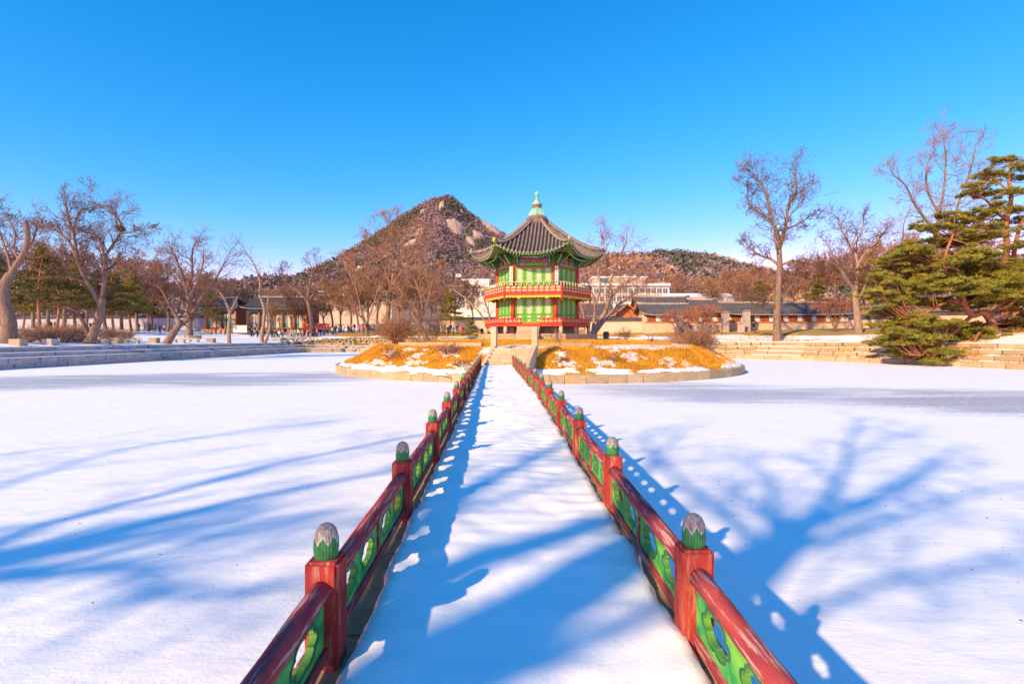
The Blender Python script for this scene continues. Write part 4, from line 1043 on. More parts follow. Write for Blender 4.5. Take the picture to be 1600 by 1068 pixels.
limbs = [([b2, b2 + Vector((.1, .3, 2.4)), b2 + Vector((.5, .2, 4.6)), g0 - Vector((.4, .2, 1.2)), g0], .48, .25),
         ([g0] + SH([(60, 822, 9.4), (260, 770, 10.2), (430, 725, 11.2), (640, 682, 12.4), (720, 668, 13.2)]), .13, .05),
         ([g0] + SH([(40, 862, 9.0), (240, 812, 9.8), (430, 770, 10.8), (600, 738, 11.8)]), .22, .06),
         ([g0] + SH([(150, 850, 9.2), (330, 822, 9.8), (540, 800, 10.6)]), .11, .04),
         ([g0] + SH([(80, 885, 8.8), (260, 842, 9.4), (480, 820, 10.2), (560, 815, 10.6)]), .10, .035),
         ([g0 - Vector((.2, .1, .6))] + SH([(60, 898, 8.2), (190, 888, 8.5), (240, 908, 8.5), (320, 928, 8.6), (470, 910, 9.2)]), .13, .05),
         ([g0] + SH([(-100, 800, 9.6), (60, 740, 10.6), (200, 700, 11.6), (330, 680, 12.6)]), .09, .03)]
limb_tree('bare_tree', 'bare tree on the near shore casting long parallel branch shadows', b2, limbs, dict(rmin=.010, seg=.7, kids=1.15), lvl=3, tw=.34, seed=6, start=.8, dens=.75)
# --- the old trees on the left bank
D = 47.5
limbs = [(PX(D, [(12, 534), (14, 505), (7, 475), (6, 450), (16, 428)]), pxr(D, 23), pxr(D, 12), 1),
         (PX(D, [(12, 436), (28, 410), (41, 387), (43, 362), (39, 345)], -1.0), pxr(D, 9), pxr(D, 6), 1),
         (PX(D, [(18, 424), (13, 402), (5, 378), (-3, 352)], 1.2), pxr(D, 6), pxr(D, 1.6)),
         (PX(D, [(41, 389), (52, 374), (57, 358), (66, 345)], -.5), pxr(D, 4.5), pxr(D, 1.5)),
         (PX(D, [(30, 408), (22, 388), (24, 365), (15, 345)], .8), pxr(D, 4), pxr(D, 1.4)),
         (PX(D, [(6, 450), (-12, 425), (-20, 390), (-15, 350)], .8), pxr(D, 16), pxr(D, 5))]
limb_tree('old_tree', 'massive old tree with a sawn off leaning limb at the edge of the picture', W(12, 535, D), limbs, dict(rmin=.012), M_bark, lvl=3, tw=.6, seed=11, start=.85, dens=.8)
D = 54.5
limbs = [(PX(D, [(140, 538), (148, 515), (157, 490), (159, 465)]), pxr(D, 14), pxr(D, 10)),
         (PX(D, [(158, 478), (146, 455), (130, 430), (120, 400), (116, 370), (106, 340), (104, 325)], -1.5), pxr(D, 8), pxr(D, 2.2)),
         (PX(D, [(122, 408), (108, 378), (90, 362), (72, 354), (58, 352)], 1.2), pxr(D, 5), pxr(D, 1.6)),
         (PX(D, [(159, 468), (163, 440), (162, 412), (168, 395), (185, 370), (190, 352), (178, 335), (150, 318)], 1.5), pxr(D, 7.5), pxr(D, 1.6)),
         (PX(D, [(164, 420), (160, 385), (150, 368), (128, 362)], -1), pxr(D, 5), pxr(D, 2)),
         (PX(D, [(187, 365), (205, 362), (225, 358), (240, 355)], -.6), pxr(D, 3), pxr(D, 1.2)),
         (PX(D, [(118, 385), (116, 355), (125, 330), (140, 325)], 1), pxr(D, 4), pxr(D, 1.5)),
         (PX(D, [(140, 527), (128, 500), (118, 485), (100, 480)], -1.2), pxr(D, 7), pxr(D, 2.5))]
t_nest = limb_tree('bare_tree', 'tall forked bare tree on the bank with a bird nest in its top', W(140, 537, D), limbs, dict(rmin=.012, kids=1.6), M_bark, lvl=3, tw=.32, seed=12, start=.9, dens=1.1)
# the nest
r = random.Random(3); ns = []; c = Vector((0, 0, 0))
for k in range(240):
    a = r.uniform(0, 6.28); b_ = r.uniform(-.5, .5); p = Vector((math.cos(a) * .32, math.sin(a) * .32, b_ * .5)); d = Vector((r.gauss(0, 1), r.gauss(0, 1), r.gauss(0, .5))).normalized() * .28; ns.append((tuple(p - d), tuple(p + d), .012, .008))
o = put('bird_nest', seg_mesh('bird_nest', ns, 3, M_twig), None, W(188, 357, D + .9)); tag(o, 'dark twig nest lodged high in the forked bare tree', 'nest')
D = 64
limbs = [(PX(D, [(258, 541), (268, 525), (280, 508), (294, 498), (305, 482), (318, 460), (335, 438), (350, 412)], 1), pxr(D, 13), pxr(D, 2)),
         (PX(D, [(283, 506), (272, 488), (262, 470), (250, 450), (232, 440)], -1.5), pxr(D, 6), pxr(D, 2)),
         (PX(D, [(296, 496), (285, 470), (282, 450), (270, 425)], 1.5), pxr(D, 5), pxr(D, 2))]
limb_tree('bare_tree', 'leaning bare tree bent over the left bank beside the stone benches', W(258, 541, D), limbs, dict(rmin=.011), M_bark, lvl=3, tw=.42, seed=13, start=.3, dens=.7)
D = 86
limbs = [(PX(D, [(297, 526), (296, 500), (295, 475), (294, 455)]), pxr(D, 10), pxr(D, 7)),
         (PX(D, [(294, 458), (284, 430), (275, 405), (268, 392)], -1.5), pxr(D, 5), pxr(D, 2)),
         (PX(D, [(294, 458), (300, 425), (300, 400), (302, 388)], 1.5), pxr(D, 5), pxr(D, 2)),
         (PX(D, [(295, 465), (308, 440), (315, 420), (318, 405)], -1), pxr(D, 4), pxr(D, 2))]
limb_tree('bare_tree', 'upright bare tree with a straight trunk ringed by stones on the snow', W(297, 526, D), limbs, dict(rmin=.014), M_bark, lvl=3, tw=.6, seed=14, start=.8, dens=.9)
D = 76
limbs = [(PX(D, [(358, 537), (358, 510), (359, 488), (352, 470), (345, 458)], .5), pxr(D, 6), pxr(D, 3)),
         (PX(D, [(359, 490), (366, 475), (372, 462)], -.6), pxr(D, 3.4), pxr(D, 1.6))]
limb_tree('bare_tree', 'slim pale bare tree standing on the snow before the small hall', W(358, 537, D), limbs, dict(rmin=.012), M_bark_l, lvl=2, tw=.35, seed=15, start=.5, dens=.5)
D = 83
limbs = [(PX(D, [(411, 543), (409, 525), (412, 505), (413, 482), (406, 460), (406, 440), (398, 415), (388, 398)], .8), pxr(D, 7), pxr(D, 1.6)),
         (PX(D, [(412, 540), (420, 520), (422, 500), (418, 480), (420, 462)], -.8), pxr(D, 5), pxr(D, 1.8))]
limb_tree('bare_tree', 'tall thin two stemmed bare tree at the corner of the stone bank', W(411, 543, D), limbs, dict(rmin=.013), M_bark_l, lvl=2, tw=.25, seed=16, start=.55, dens=.5)
D = 104
limbs = [(PX(D, [(491, 517), (485, 490), (481, 468)]), pxr(D, 7), pxr(D, 6)), (PX(D, [(481, 470), (466, 455), (448, 442), (440, 430)], -2), pxr(D, 4.5), pxr(D, 1.5)), (PX(D, [(481, 468), (484, 445), (488, 425), (484, 412)], 2), pxr(D, 4.5), pxr(D, 1.5)), (PX(D, [(482, 470), (496, 450), (506, 430)], -1), pxr(D, 3.5), pxr(D, 1.5))]
limb_tree('bare_tree', 'dark spreading bare tree rising out of the crowd beside the hall', W(491, 519, D), limbs, dict(rmin=.02, seg=1.1), lvl=3, tw=.6, seed=17, start=.8, dens=.8)
# --- the trees left of the pavilion
D = 98
limbs = [(PX(D, [(583, 548), (575, 530), (570, 505), (563, 478), (556, 450), (545, 425)], 1), pxr(D, 6.5), pxr(D, 2)), (PX(D, [(571, 508), (582, 480), (590, 455)], -1.5), pxr(D, 3.5), pxr(D, 1.6)), (PX(D, [(569, 500), (555, 488), (535, 480), (520, 476)], 1), pxr(D, 3), pxr(D, 1.4))]
limb_tree('bare_tree', 'slender dark bare tree leaning out from the far bank', W(583, 549, D), limbs, dict(rmin=.018, seg=1.0), lvl=3, tw=.42, seed=18, start=.4, dens=.6, twigm=M_twig_o)
D = 106
limbs = [(PX(D, [(600, 518), (606, 495), (608, 470), (612, 440)]), pxr(D, 9), pxr(D, 6)), (PX(D, [(611, 448), (600, 415), (588, 390), (580, 368)], -3), pxr(D, 5), pxr(D, 1.6)), (PX(D, [(612, 445), (622, 410), (618, 380), (612, 355)], 2), pxr(D, 5), pxr(D, 1.6)), (PX(D, [(608, 470), (588, 445), (565, 425), (548, 410)], 2), pxr(D, 4), pxr(D, 1.6)), (PX(D, [(612, 446), (632, 418), (645, 392), (652, 372)], -2), pxr(D, 4.5), pxr(D, 1.6))]
limb_tree('bare_tree', 'wide crowned bare tree tallest of the clump before the mountain', W(600, 519, D), limbs, dict(rmin=.02, seg=1.0, kids=1.35), lvl=4, tw=.42, seed=19, start=.5, dens=1.3, twigm=M_twig_o)
D = 74
limbs = [(PX(D, [(670, 534), (662, 520), (652, 500), (640, 485), (625, 478)], -1), pxr(D, 9), pxr(D, 3)), (PX(D, [(656, 508), (660, 480), (655, 455), (645, 430)], 2), pxr(D, 6), pxr(D, 2)), (PX(D, [(658, 495), (670, 470), (675, 445), (685, 425)], -2), pxr(D, 5.5), pxr(D, 2)), (PX(D, [(652, 500), (638, 470), (622, 450)], 1.5), pxr(D, 4), pxr(D, 1.6))]
limb_tree('bare_tree', 'dense round crowned bare tree left of the pavilion behind the island', W(670, 535, D), limbs, dict(rmin=.016, seg=.9, kids=1.35, gn=.2), lvl=4, tw=.40, seed=20, start=.4, dens=1.2, twigm=M_twig_o)
D = 60
limbs = [(PX(D, [(762, 512), (752, 492), (738, 476), (722, 462), (708, 452)], 1), pxr(D, 4), pxr(D, 1.4)), (PX(D, [(766, 512), (764, 490), (757, 470), (752, 455)], -1), pxr(D, 3.5), pxr(D, 1.4))]
limb_tree('bare_tree', 'thin bare tree reaching out left from behind the pavilion', W(764, 516, D), limbs, dict(rmin=.012), lvl=2, tw=.4, seed=21, start=.4, dens=.6, barkm=M_bark_l)
# --- right of the pavilion
D = 57
limbs = [(PX(D, [(928, 522), (935, 505), (945, 488), (952, 470), (962, 455), (978, 440), (1000, 432)], -1), pxr(D, 9), pxr(D, 2)), (PX(D, [(926, 521), (928, 500), (930, 480), (925, 455), (912, 430)], 1.5), pxr(D, 6), pxr(D, 2)), (PX(D, [(930, 520), (945, 500), (962, 480), (985, 462), (1005, 455)], -2), pxr(D, 6), pxr(D, 2)),
         (PX(D, [(950, 475), (952, 450), (960, 420), (972, 395), (978, 378)], 2), pxr(D, 5), pxr(D, 1.6)), (PX(D, [(930, 478), (938, 450), (935, 420), (945, 395), (940, 372)], 0), pxr(D, 4), pxr(D, 1.6)), (PX(D, [(922, 521), (915, 505), (910, 485), (905, 470)], 1), pxr(D, 4.5), pxr(D, 2))]
limb_tree('bare_tree', 'many stemmed pale bare tree fanning out right behind the pavilion', W(928, 524, D), limbs, dict(rmin=.012, kids=1.4), M_bark_l, lvl=3, tw=.44, seed=22, start=.45, dens=1.1, twigm=M_twig_p)
D = 64
limbs = [(PX(D, [(1215, 534), (1214, 505), (1215, 475), (1217, 445), (1218, 410), (1216, 375)]), pxr(D, 14), pxr(D, 7)),
         (PX(D, [(1217, 378), (1207, 345), (1200, 315), (1192, 290), (1178, 275)], -2), pxr(D, 6), pxr(D, 2)), (PX(D, [(1217, 385), (1228, 350), (1232, 320), (1245, 295), (1240, 272)], 2), pxr(D, 6), pxr(D, 2)),
         (PX(D, [(1217, 415), (1205, 405), (1190, 400), (1175, 390), (1165, 378)], 2), pxr(D, 5), pxr(D, 1.6)), (PX(D, [(1218, 415), (1238, 408), (1258, 410), (1272, 418)], -2), pxr(D, 4.5), pxr(D, 1.6)), (PX(D, [(1218, 360), (1236, 355), (1255, 345), (1268, 335)], 1), pxr(D, 4), pxr(D, 1.6)),
         (PX(D, [(1215, 478), (1198, 474), (1180, 466), (1165, 458)], -1.5), pxr(D, 5), pxr(D, 2)), (PX(D, [(1216, 478), (1228, 460), (1240, 440), (1245, 425)], 1.5), pxr(D, 4.5), pxr(D, 2)), (PX(D, [(1207, 345), (1190, 335), (1172, 320), (1168, 300)], 1), pxr(D, 4), pxr(D, 1.4))]
limb_tree('bare_tree', 'tall straight trunked bare tree standing on the golden stone bank', W(1215, 535, D), limbs, dict(rmin=.014, kids=1.6, gn=.22), M_bark, lvl=3, tw=.42, seed=23, start=.85, dens=1.2)
D = 62
limbs = [(PX(D, [(1342, 530), (1341, 505), (1338, 480), (1336, 460), (1337, 440)]), pxr(D, 13), pxr(D, 7)), (PX(D, [(1337, 455), (1322, 435), (1312, 420), (1298, 410), (1280, 405)], -2), pxr(D, 6.5), pxr(D, 2)), (PX(D, [(1337, 445), (1340, 410), (1330, 385), (1318, 365), (1312, 345)], 2), pxr(D, 6), pxr(D, 2)),
         (PX(D, [(1338, 420), (1352, 395), (1370, 378), (1380, 365)], -1.5), pxr(D, 5), pxr(D, 2)), (PX(D, [(1340, 470), (1350, 450), (1358, 425)], 1.5), pxr(D, 4), pxr(D, 2)), (PX(D, [(1330, 388), (1345, 365), (1350, 340)], 1), pxr(D, 3.5), pxr(D, 1.4)), (PX(D, [(1313, 420), (1300, 395), (1288, 375)], 1), pxr(D, 3.5), pxr(D, 1.5))]
limb_tree('bare_tree', 'thick bare tree with a crooked bough beside the spreading pine', W(1342, 531, D), limbs, dict(rmin=.012, kids=1.45, gn=.22), M_bark_l, lvl=3, tw=.42, seed=24, start=.85, dens=1.15)
D = 72
limbs = [(PX(D, [(1478, 505), (1476, 450), (1470, 400), (1462, 360)]), pxr(D, 11), pxr(D, 7)), (PX(D, [(1465, 372), (1448, 345), (1430, 320), (1415, 290), (1398, 275)], -2), pxr(D, 5.5), pxr(D, 1.6)), (PX(D, [(1463, 362), (1468, 330), (1475, 295), (1478, 250), (1475, 222)], 2), pxr(D, 5.5), pxr(D, 1.6)),
         (PX(D, [(1470, 395), (1488, 350), (1500, 310), (1515, 270), (1522, 240)], -1), pxr(D, 5), pxr(D, 1.6)), (PX(D, [(1468, 335), (1450, 300), (1448, 265), (1455, 240)], 1), pxr(D, 4), pxr(D, 1.4))]
limb_tree('bare_tree', 'high purple twigged bare tree rising behind the pines', W(1478, 508, D), limbs, dict(rmin=.014, kids=1.45), M_bark, lvl=3, tw=.38, seed=25, start=.8, dens=.9, twigm=M_twig_p)
D = 90
limbs = [(PX(D, [(1398, 505), (1396, 460), (1395, 420)]), pxr(D, 8), pxr(D, 5)), (PX(D, [(1395, 425), (1380, 395), (1372, 365)], 2), pxr(D, 4), pxr(D, 1.5)), (PX(D, [(1395, 422), (1408, 390), (1412, 350)], -2), pxr(D, 4), pxr(D, 1.5))]
limb_tree('bare_tree', 'bare tree seen between the crooked tree and the purple one', W(1398, 507, D), limbs, dict(rmin=.018, seg=1.), lvl=3, tw=.6, seed=26, start=.7, dens=.9, twigm=M_twig_p)

# --- pines: curving red trunks under flat pads of needles
def tufts(g, C, rx, ry, rz, n, size, V):
    """needle tufts spread over a flattened pad"""
    P = g.normal(size=(n, 3)); P /= np.linalg.norm(P, axis=1, keepdims=True); P *= g.uniform(.25, 1, (n, 1)) ** .5
    P[:, 2] = np.abs(P[:, 2]) * 1.0 - .25
    P = P * np.array([rx, ry, rz]) + np.array(C)
    for _ in range(5):
        d = g.normal(size=(n, 3)); d[:, 2] = np.abs(d[:, 2]) * .8 + .15; d /= np.linalg.norm(d, axis=1, keepdims=True)
        s = g.normal(size=(n, 3)); s -= (s * d).sum(1, keepdims=True) * d; s /= np.linalg.norm(s, axis=1, keepdims=True)
        L = size * g.uniform(.6, 1.2, (n, 1)); w = size * .13
        V.append(np.stack([P - s * w, P + s * w, P + d * L], axis=1).reshape(-1, 3))
def pine(name, label, base, limbs, pads, size, seed, needle=None, group=None, per=1.0, extra=2):
    g = np.random.default_rng(seed); b = Vector(base); root = thing(name, label, 'tree', base, 0, group); mb = MB(); tw = []
    for P, r0, r1 in limbs:
        S = smooth_path([Vector(p) - b for p in P], 4); n = len(S); mb.tube(S, [r0 + (r1 - r0) * i / (n - 1) for i in range(n)], 8)
    pads = pads + [(Vector(c) + Vector((g.uniform(-1, 1) * rx * .9, g.uniform(-1, 1) * ry, g.uniform(-.9, .9) * rz)), rx * .75, ry * .75, rz) for (c, rx, ry, rz) in pads for _ in range(extra)]
    node = [Vector(p) - b for P, _, _ in limbs for p in smooth_path(P, 4)]
    V = []
    for (c, rx, ry, rz) in pads:
        c = Vector(c) - b; q = min(node, key=lambda p: (p - c).length + .8 * max(0, p.z - c.z)); m_ = (q + c) / 2 + Vector((0, 0, -.15 * (q - c).length))
        S = smooth_path([q, m_, c], 3); mb.tube(S, [.07 - .05 * i / (len(S) - 1) for i in range(len(S))], 5)
        for k in range(7):
            a = g.uniform(0, 6.28); e = c + Vector((math.cos(a) * rx * .7, math.sin(a) * ry * .7, g.uniform(-.2, .3) * rz)); tw.append((tuple(c), tuple(e), .03, .012))
        n = int(per * 26 * (rx * ry + (rx + ry) * rz * .5) / size ** 2 * .2)
        k = max(3, int(rx * ry * 3))
        for _ in range(k):     # a pad is many small rounded clumps
            a = g.uniform(0, 6.28); rr = math.sqrt(g.uniform(0, 1)); cc = c + Vector((math.cos(a) * rr * rx * .85, math.sin(a) * rr * ry * .85, g.uniform(-.25, .35) * rz + (1 - rr) * rz * .4)); s = g.uniform(.7, 1.25)
            tufts(g, cc, .52 * s, .52 * s, .30 * s, max(8, n // k), size, V)
    put('trunk', mb.mesh('trunk', M_pbark, True), root)
    tag(put('branchlets', seg_mesh('branchlets', tw, 4, M_pbark), root), kind='stuff')
    A = np.concatenate(V); put('crown', np_mesh('crown', A, np.arange(len(A)).reshape(-1, 3), needle or M_needle), root); return root
def pad(D, x, y, w, h, g, dj=2.2): return (W(x, y, D + g.uniform(-dj, dj)), pxr(D, w), pxr(D, w) * g.uniform(.7, 1.0), pxr(D, h) * 1.5)
g = np.random.default_rng(77); D = 49.0
pads = [pad(D, x, y, w, h, g) for x, y, w, h in [(1500, 348, 60, 16), (1470, 358, 50, 14), (1530, 372, 60, 18), (1480, 382, 70, 18), (1420, 398, 60, 18), (1455, 410, 80, 20), (1520, 400, 80, 22), (1400, 420, 50, 18), (1440, 432, 90, 20), (1500, 428, 100, 22), (1560, 430, 80, 20), (1410, 448, 70, 18), (1460, 455, 100, 22),
        (1530, 452, 110, 22), (1590, 450, 70, 20), (1395, 470, 60, 16), (1440, 476, 80, 18), (1540, 475, 90, 16), (1590, 478, 60, 16), (1390, 492, 40, 14), (1420, 500, 50, 12), (1425, 520, 60, 14), (1470, 508, 50, 12), (1400, 530, 50, 14), (1445, 536, 60, 14), (1500, 530, 60, 12), (1540, 528, 70, 14), (1420, 552, 60, 14), (1470, 556, 70, 14),
        (1530, 555, 80, 14), (1565, 540, 50, 12), (1440, 566, 40, 10), (1380, 440, 40, 14), (1390, 512, 46, 14), (1448, 514, 60, 14), (1492, 514, 60, 14), (1400, 540, 50, 14), (1580, 512, 60, 14), (1500, 545, 60, 14), (1560, 556, 60, 12), (1605, 535, 50, 12), (1370, 462, 40, 14), (1605, 420, 50, 16), (1610, 500, 50, 14), (1600, 555, 40, 12)]]
limbs = [(PX(D, [(1552, 522), (1548, 500), (1536, 488), (1520, 492), (1508, 480), (1502, 460), (1488, 440), (1475, 418), (1480, 390), (1492, 360)], -1), pxr(D, 13), pxr(D, 3)), (PX(D, [(1510, 482), (1490, 470), (1465, 478), (1445, 490), (1430, 498)], -2), pxr(D, 7), pxr(D, 3)),
         (PX(D, [(1505, 465), (1520, 440), (1545, 430), (1570, 425)], 1.5), pxr(D, 6), pxr(D, 2.5)), (PX(D, [(1500, 458), (1470, 448), (1440, 445), (1410, 440)], 1.5), pxr(D, 6), pxr(D, 2.5)), (PX(D, [(1520, 492), (1500, 510), (1480, 528), (1455, 545), (1440, 555)], -3), pxr(D, 6), pxr(D, 2)), (PX(D, [(1548, 505), (1530, 520), (1520, 540), (1515, 555)], -3.5), pxr(D, 5), pxr(D, 2))]
pine('pine_tree', 'broad low pine whose boughs hang over the frozen pond', W(1552, 524, D), limbs, pads, .28, 31, extra=5, per=1.3)
D = 58
pads = [pad(D, x, y, w, h, g) for x, y, w, h in [(1580, 252, 50, 12), (1600, 262, 60, 14), (1545, 272, 50, 14), (1575, 282, 60, 14), (1530, 290, 45, 12), (1560, 302, 50, 12), (1515, 305, 36, 14), (1600, 300, 50, 14), (1610, 325, 60, 14), (1555, 330, 70, 14), (1590, 345, 60, 12), (1530, 345, 50, 12), (1570, 362, 60, 12), (1620, 370, 60, 14), (1600, 385, 50, 12)]]
limbs = [(PX(D, [(1570, 505), (1572, 460), (1570, 420), (1573, 385), (1572, 350), (1580, 310), (1576, 275), (1586, 255)]), pxr(D, 12), pxr(D, 3)), (PX(D, [(1586, 500), (1588, 450), (1584, 400), (1592, 360), (1606, 330)], 1), pxr(D, 10), pxr(D, 3)), (PX(D, [(1575, 345), (1555, 330), (1540, 312), (1520, 302)], -1), pxr(D, 5), pxr(D, 2)), (PX(D, [(1578, 300), (1560, 285), (1545, 275)], 1), pxr(D, 4), pxr(D, 2))]
pine('pine_tree', 'tall red trunked pine reaching highest at the right edge', W(1572, 508, D), limbs, pads, .30, 32)
# generic pines for the wood behind
def wood_pine(seed, h, needle):
    g = np.random.default_rng(seed); b = Vector((0, 0, 0)); k = g.uniform(-.4, .4, 4)
    tr = [Vector((0, 0, 0)), Vector((k[0], k[1], h * .35)), Vector((k[2], k[1], h * .65)), Vector((k[3], k[0], h * .98))]
    pads = []
    for i in range(15):
        f = .36 + .64 * i / 14; a = g.uniform(0, 6.28); rr = (1.05 - f) * h * .34 * g.uniform(.5, 1.1); pads.append((Vector((math.cos(a) * rr, math.sin(a) * rr, h * f)), (1.3 - f) * h * .26, (1.3 - f) * h * .25, h * .06))
    o = pine('wood_pine', 'x', b, [(tr, h * .022, h * .006)], pads, .46, seed, needle, None, .8, 1); return o
WP = [wood_pine(50 + i, 11, M_needle_d if i != 1 else M_needle) for i in range(3)]
def gen_bare(seed, h, twigm, barkm=M_bark, lvl=4):
    r = random.Random(seed); b = Vector((0, 0, 0)); limbs = [([b, Vector((r.uniform(-.2, .2), r.uniform(-.2, .2), h * .2)), Vector((r.uniform(-.3, .3), r.uniform(-.3, .3), h * .38))], h * .02, h * .014)]
    for i in range(4):
        a = i * 1.57 + r.uniform(-.5, .5); q = limbs[0][0][-1] * r.uniform(.75, 1); s = r.uniform(.12, .26)
        limbs.append(([q, q + Vector((math.cos(a) * h * s * .5, math.sin(a) * h * s * .5, h * .18)), q + Vector((math.cos(a) * h * s, math.sin(a) * h * s, h * r.uniform(.32, .45)))], h * .010, h * .004))
    return limb_tree('wood_tree', 'x', b, limbs, dict(rmin=.019, seg=1.1, kids=1.45, gn=.2), barkm, twigm, lvl=lvl, tw=.62, seed=seed, start=.8, dens=1.0)
WB = [gen_bare(70, 11, M_twig), gen_bare(71, 11, M_twig_o), gen_bare(72, 11, M_twig_p), gen_bare(73, 11, M_twig_o), gen_bare(74, 10, M_twig_p)]
used = {}
def place(proto, key, px, D, hpx, label, group, rz=None, dz=0.0, h0=11.0):
    x = WX(px, D); z = ground_z(x, D) - .1 + dz; s = hpx / F * D / h0; rz = u(0, 6.28) if rz is None else rz
    if key not in used: used[key] = 1; o = proto; o.location = (x, D, z); o.rotation_euler = (0, 0, rz); o.scale = (s, s, s); o['label'] = label
    else: o = copy_tree(proto, (x, D, z), rz, s, label)
    o['group'] = group; return o
ORD = ['first', 'second', 'third', 'fourth', 'fifth', 'sixth', 'seventh', 'eighth', 'ninth', 'tenth', 'eleventh', 'twelfth', 'thirteenth', 'fourteenth', 'fifteenth', 'sixteenth', 'seventeenth', 'eighteenth', 'nineteenth', 'twentieth']
# the grove on the left
lst = sorted([(36, 102, 80), (62, 84, 128), (88, 92, 112), (118, 100, 100), (178, 92, 92), (206, 104, 88), (232, 118, 70), (330, 112, 62), (-10, 90, 110), (150, 112, 84), (440, 150, 60)])
for i, (x, D, h) in enumerate(lst): place(WP[i % 3], 'p%d' % (i % 3), x, D, h, 'dark pine in the left grove, %s pine counted from the left' % ORD[i], 'pines in the left grove')
lst = sorted([(10, 110, 150), (52, 118, 130), (75, 125, 140), (100, 112, 150), (135, 130, 120), (165, 120, 135), (190, 125, 130), (215, 112, 130), (238, 130, 120), (262, 118, 110), (325, 135, 100), (345, 150, 90), (375, 160, 80)])
for i, (x, D, h) in enumerate(lst): k = (0, 2, 1, 2)[i % 4]; place(WB[k], 'b%d' % k, x, D, h, 'slim bare tree in the left grove, %s bare trunk counted from the left' % ORD[i], 'bare trees in the left grove')
lst = sorted([(428, 103, 62), (455, 108, 80), (476, 112, 70), (505, 118, 75), (520, 125, 90), (532, 116, 85), (575, 122, 95), (590, 130, 105), (622, 116, 90), (672, 112, 80), (548, 135, 100), (560, 115, 80), (640, 130, 110), (655, 120, 95), (690, 128, 90), (712, 138, 85), (430, 180, 72), (462, 170, 75), (740, 150, 80)])
for i, (x, D, h) in enumerate(lst): k = (1, 3, 0)[i % 3]; place(WB[k], 'b%d' % k, x, D, h, 'brown bare tree below the mountain left of the pavilion, %s from the left' % ORD[i], 'bare trees below the mountain')
for i, (x, D, h) in enumerate([(702, 95, 62), (735, 88, 40)]): place(WP[1], 'p1', x, D, h, ['bushy green pine between the round bare tree and the pavilion', 'small dark pine tucked behind the left side of the pavilion'][i], 'pines by the pavilion')
lst = sorted([(955, 200, 95), (1000, 210, 85), (1060, 190, 80), (1085, 175, 75), (1110, 150, 85), (1128, 165, 80), (1150, 140, 92), (1172, 160, 90), (1195, 150, 85), (1240, 145, 95), (1262, 165, 95), (1285, 140, 100), (1305, 155, 100), (1330, 135, 105), (1360, 140, 110), (1385, 150, 115), (1420, 120, 130), (1450, 130, 130), (1510, 110, 150)])
for i, (x, D, h) in enumerate(lst): k = (3, 4, 1, 2)[i % 4]; place(WB[k], 'b%d' % k, x, D, h, 'rusty bare tree on the slope behind the right hand wall, %s from the left' % ORD[i], 'bare trees behind the long tiled building')
for i, (x, D, h) in enumerate([(1185, 128, 60), (1275, 130, 62), (1350, 110, 75)]): place(WP[2], 'p2', x, D, h, ['dark pine left of the tall straight bare tree, behind the tiled roof', 'dark pine between the two big bare trees behind the tiled roof', 'dark pine just behind the crooked bare tree'][i], 'pines behind the long tiled building')
# --- rust leaved small trees before the long building
for i, (x, y, D, w, h) in enumerate([(1062, 512, 72, 70, 26), (1100, 514, 74, 60, 26), (1305, 520, 66, 74, 30)]):
    b = W(x, y, D); b.z = ground_z(b.x, b.y) - .05; gg = np.random.default_rng(90 + i); H = pxr(D, 3.0 * h); Wd = pxr(D, w)
    limbs = []
    for k in range(5): a = k * 1.26 + .4; limbs.append(([b, b + Vector((math.cos(a) * Wd * .25, math.sin(a) * Wd * .25, H * .55)), b + Vector((math.cos(a) * Wd * .75, math.sin(a) * Wd * .75, H * .95))], .09, .03))
    t = limb_tree('maple_tree', ['small maple with dry rusty leaves at the left end of the long building', 'small maple with dry rusty leaves before the chimneys of the long building', 'small maple with dry rusty leaves between the two big trees on the bank'][i], b, limbs, dict(rmin=.012, up=0.0), lvl=2, tw=.4, seed=90 + i, start=.4, dens=.6, twigm=M_twig_o)
    n = 2600; V = []; P = gg.normal(size=(n, 3)); P /= np.linalg.norm(P, axis=1, keepdims=True); P *= gg.uniform(.4, 1, (n, 1)); P = P * np.array([Wd, Wd * .8, H * .30]) + np.array([0, 0, H * .92])
    s1 = gg.normal(size=(n, 3)) * .055; s2 = gg.normal(size=(n, 3)) * .055; A = np.stack([P - s1, P + s1, P + s2], 1).reshape(-1, 3)
    put('leaves', np_mesh('leaves', A, np.arange(len(A)).reshape(-1, 3), M_rust), t)

# --- bare bushes
def bush(label, base, w, h, n, twm, seed, name='bare_bush', group=None, lvl=2, rmin=.008):
    r = random.Random(seed); s = []; q = {**DEF, 'rmin': rmin, 'seg': .35, 'gn': .2, 'up': .02, 'kids': 1.2}
    for k in range(n):
        a = r.uniform(0, 6.28); e = r.uniform(.1, 1.0); d = nrm((math.cos(a) * e * w, math.sin(a) * e * w, h)); grow(r, s, (math.cos(a) * .12 * w, math.sin(a) * .12 * w, -.05), d, math.hypot(h, e * w * .7) * r.uniform(.45, .7), rmin * 2.2, lvl, q)
    root = thing(name, label, 'bush', base, 0, group); put('stems', seg_mesh('stems', s, 3, twm), root); return root
def ib(px, py):
    p = isl_hit(px, py); return (p.x, p.y, p.z) if p else (WX(px, 40), 40, isl_z(WX(px, 40), 40))
bush('wide ochre bare bush hanging over the right shoulder of the island', (13.4, 38.0, isl_z(13.4, 38.0)), 2.6, 1.05, 90, M_twig_o, 1, rmin=.011)
bush('rosy bare bush behind the wide ochre one on the island', (14.5, 40.5, isl_z(14.5, 40.5)), 2.4, 1.2, 80, M_twig_p, 2, rmin=.011)
bush('low rusty bush at the far right tip of the island', (16.2, 42.5, isl_z(16.2, 42.5)), 1.5, 1.1, 36, M_twig_p, 3)
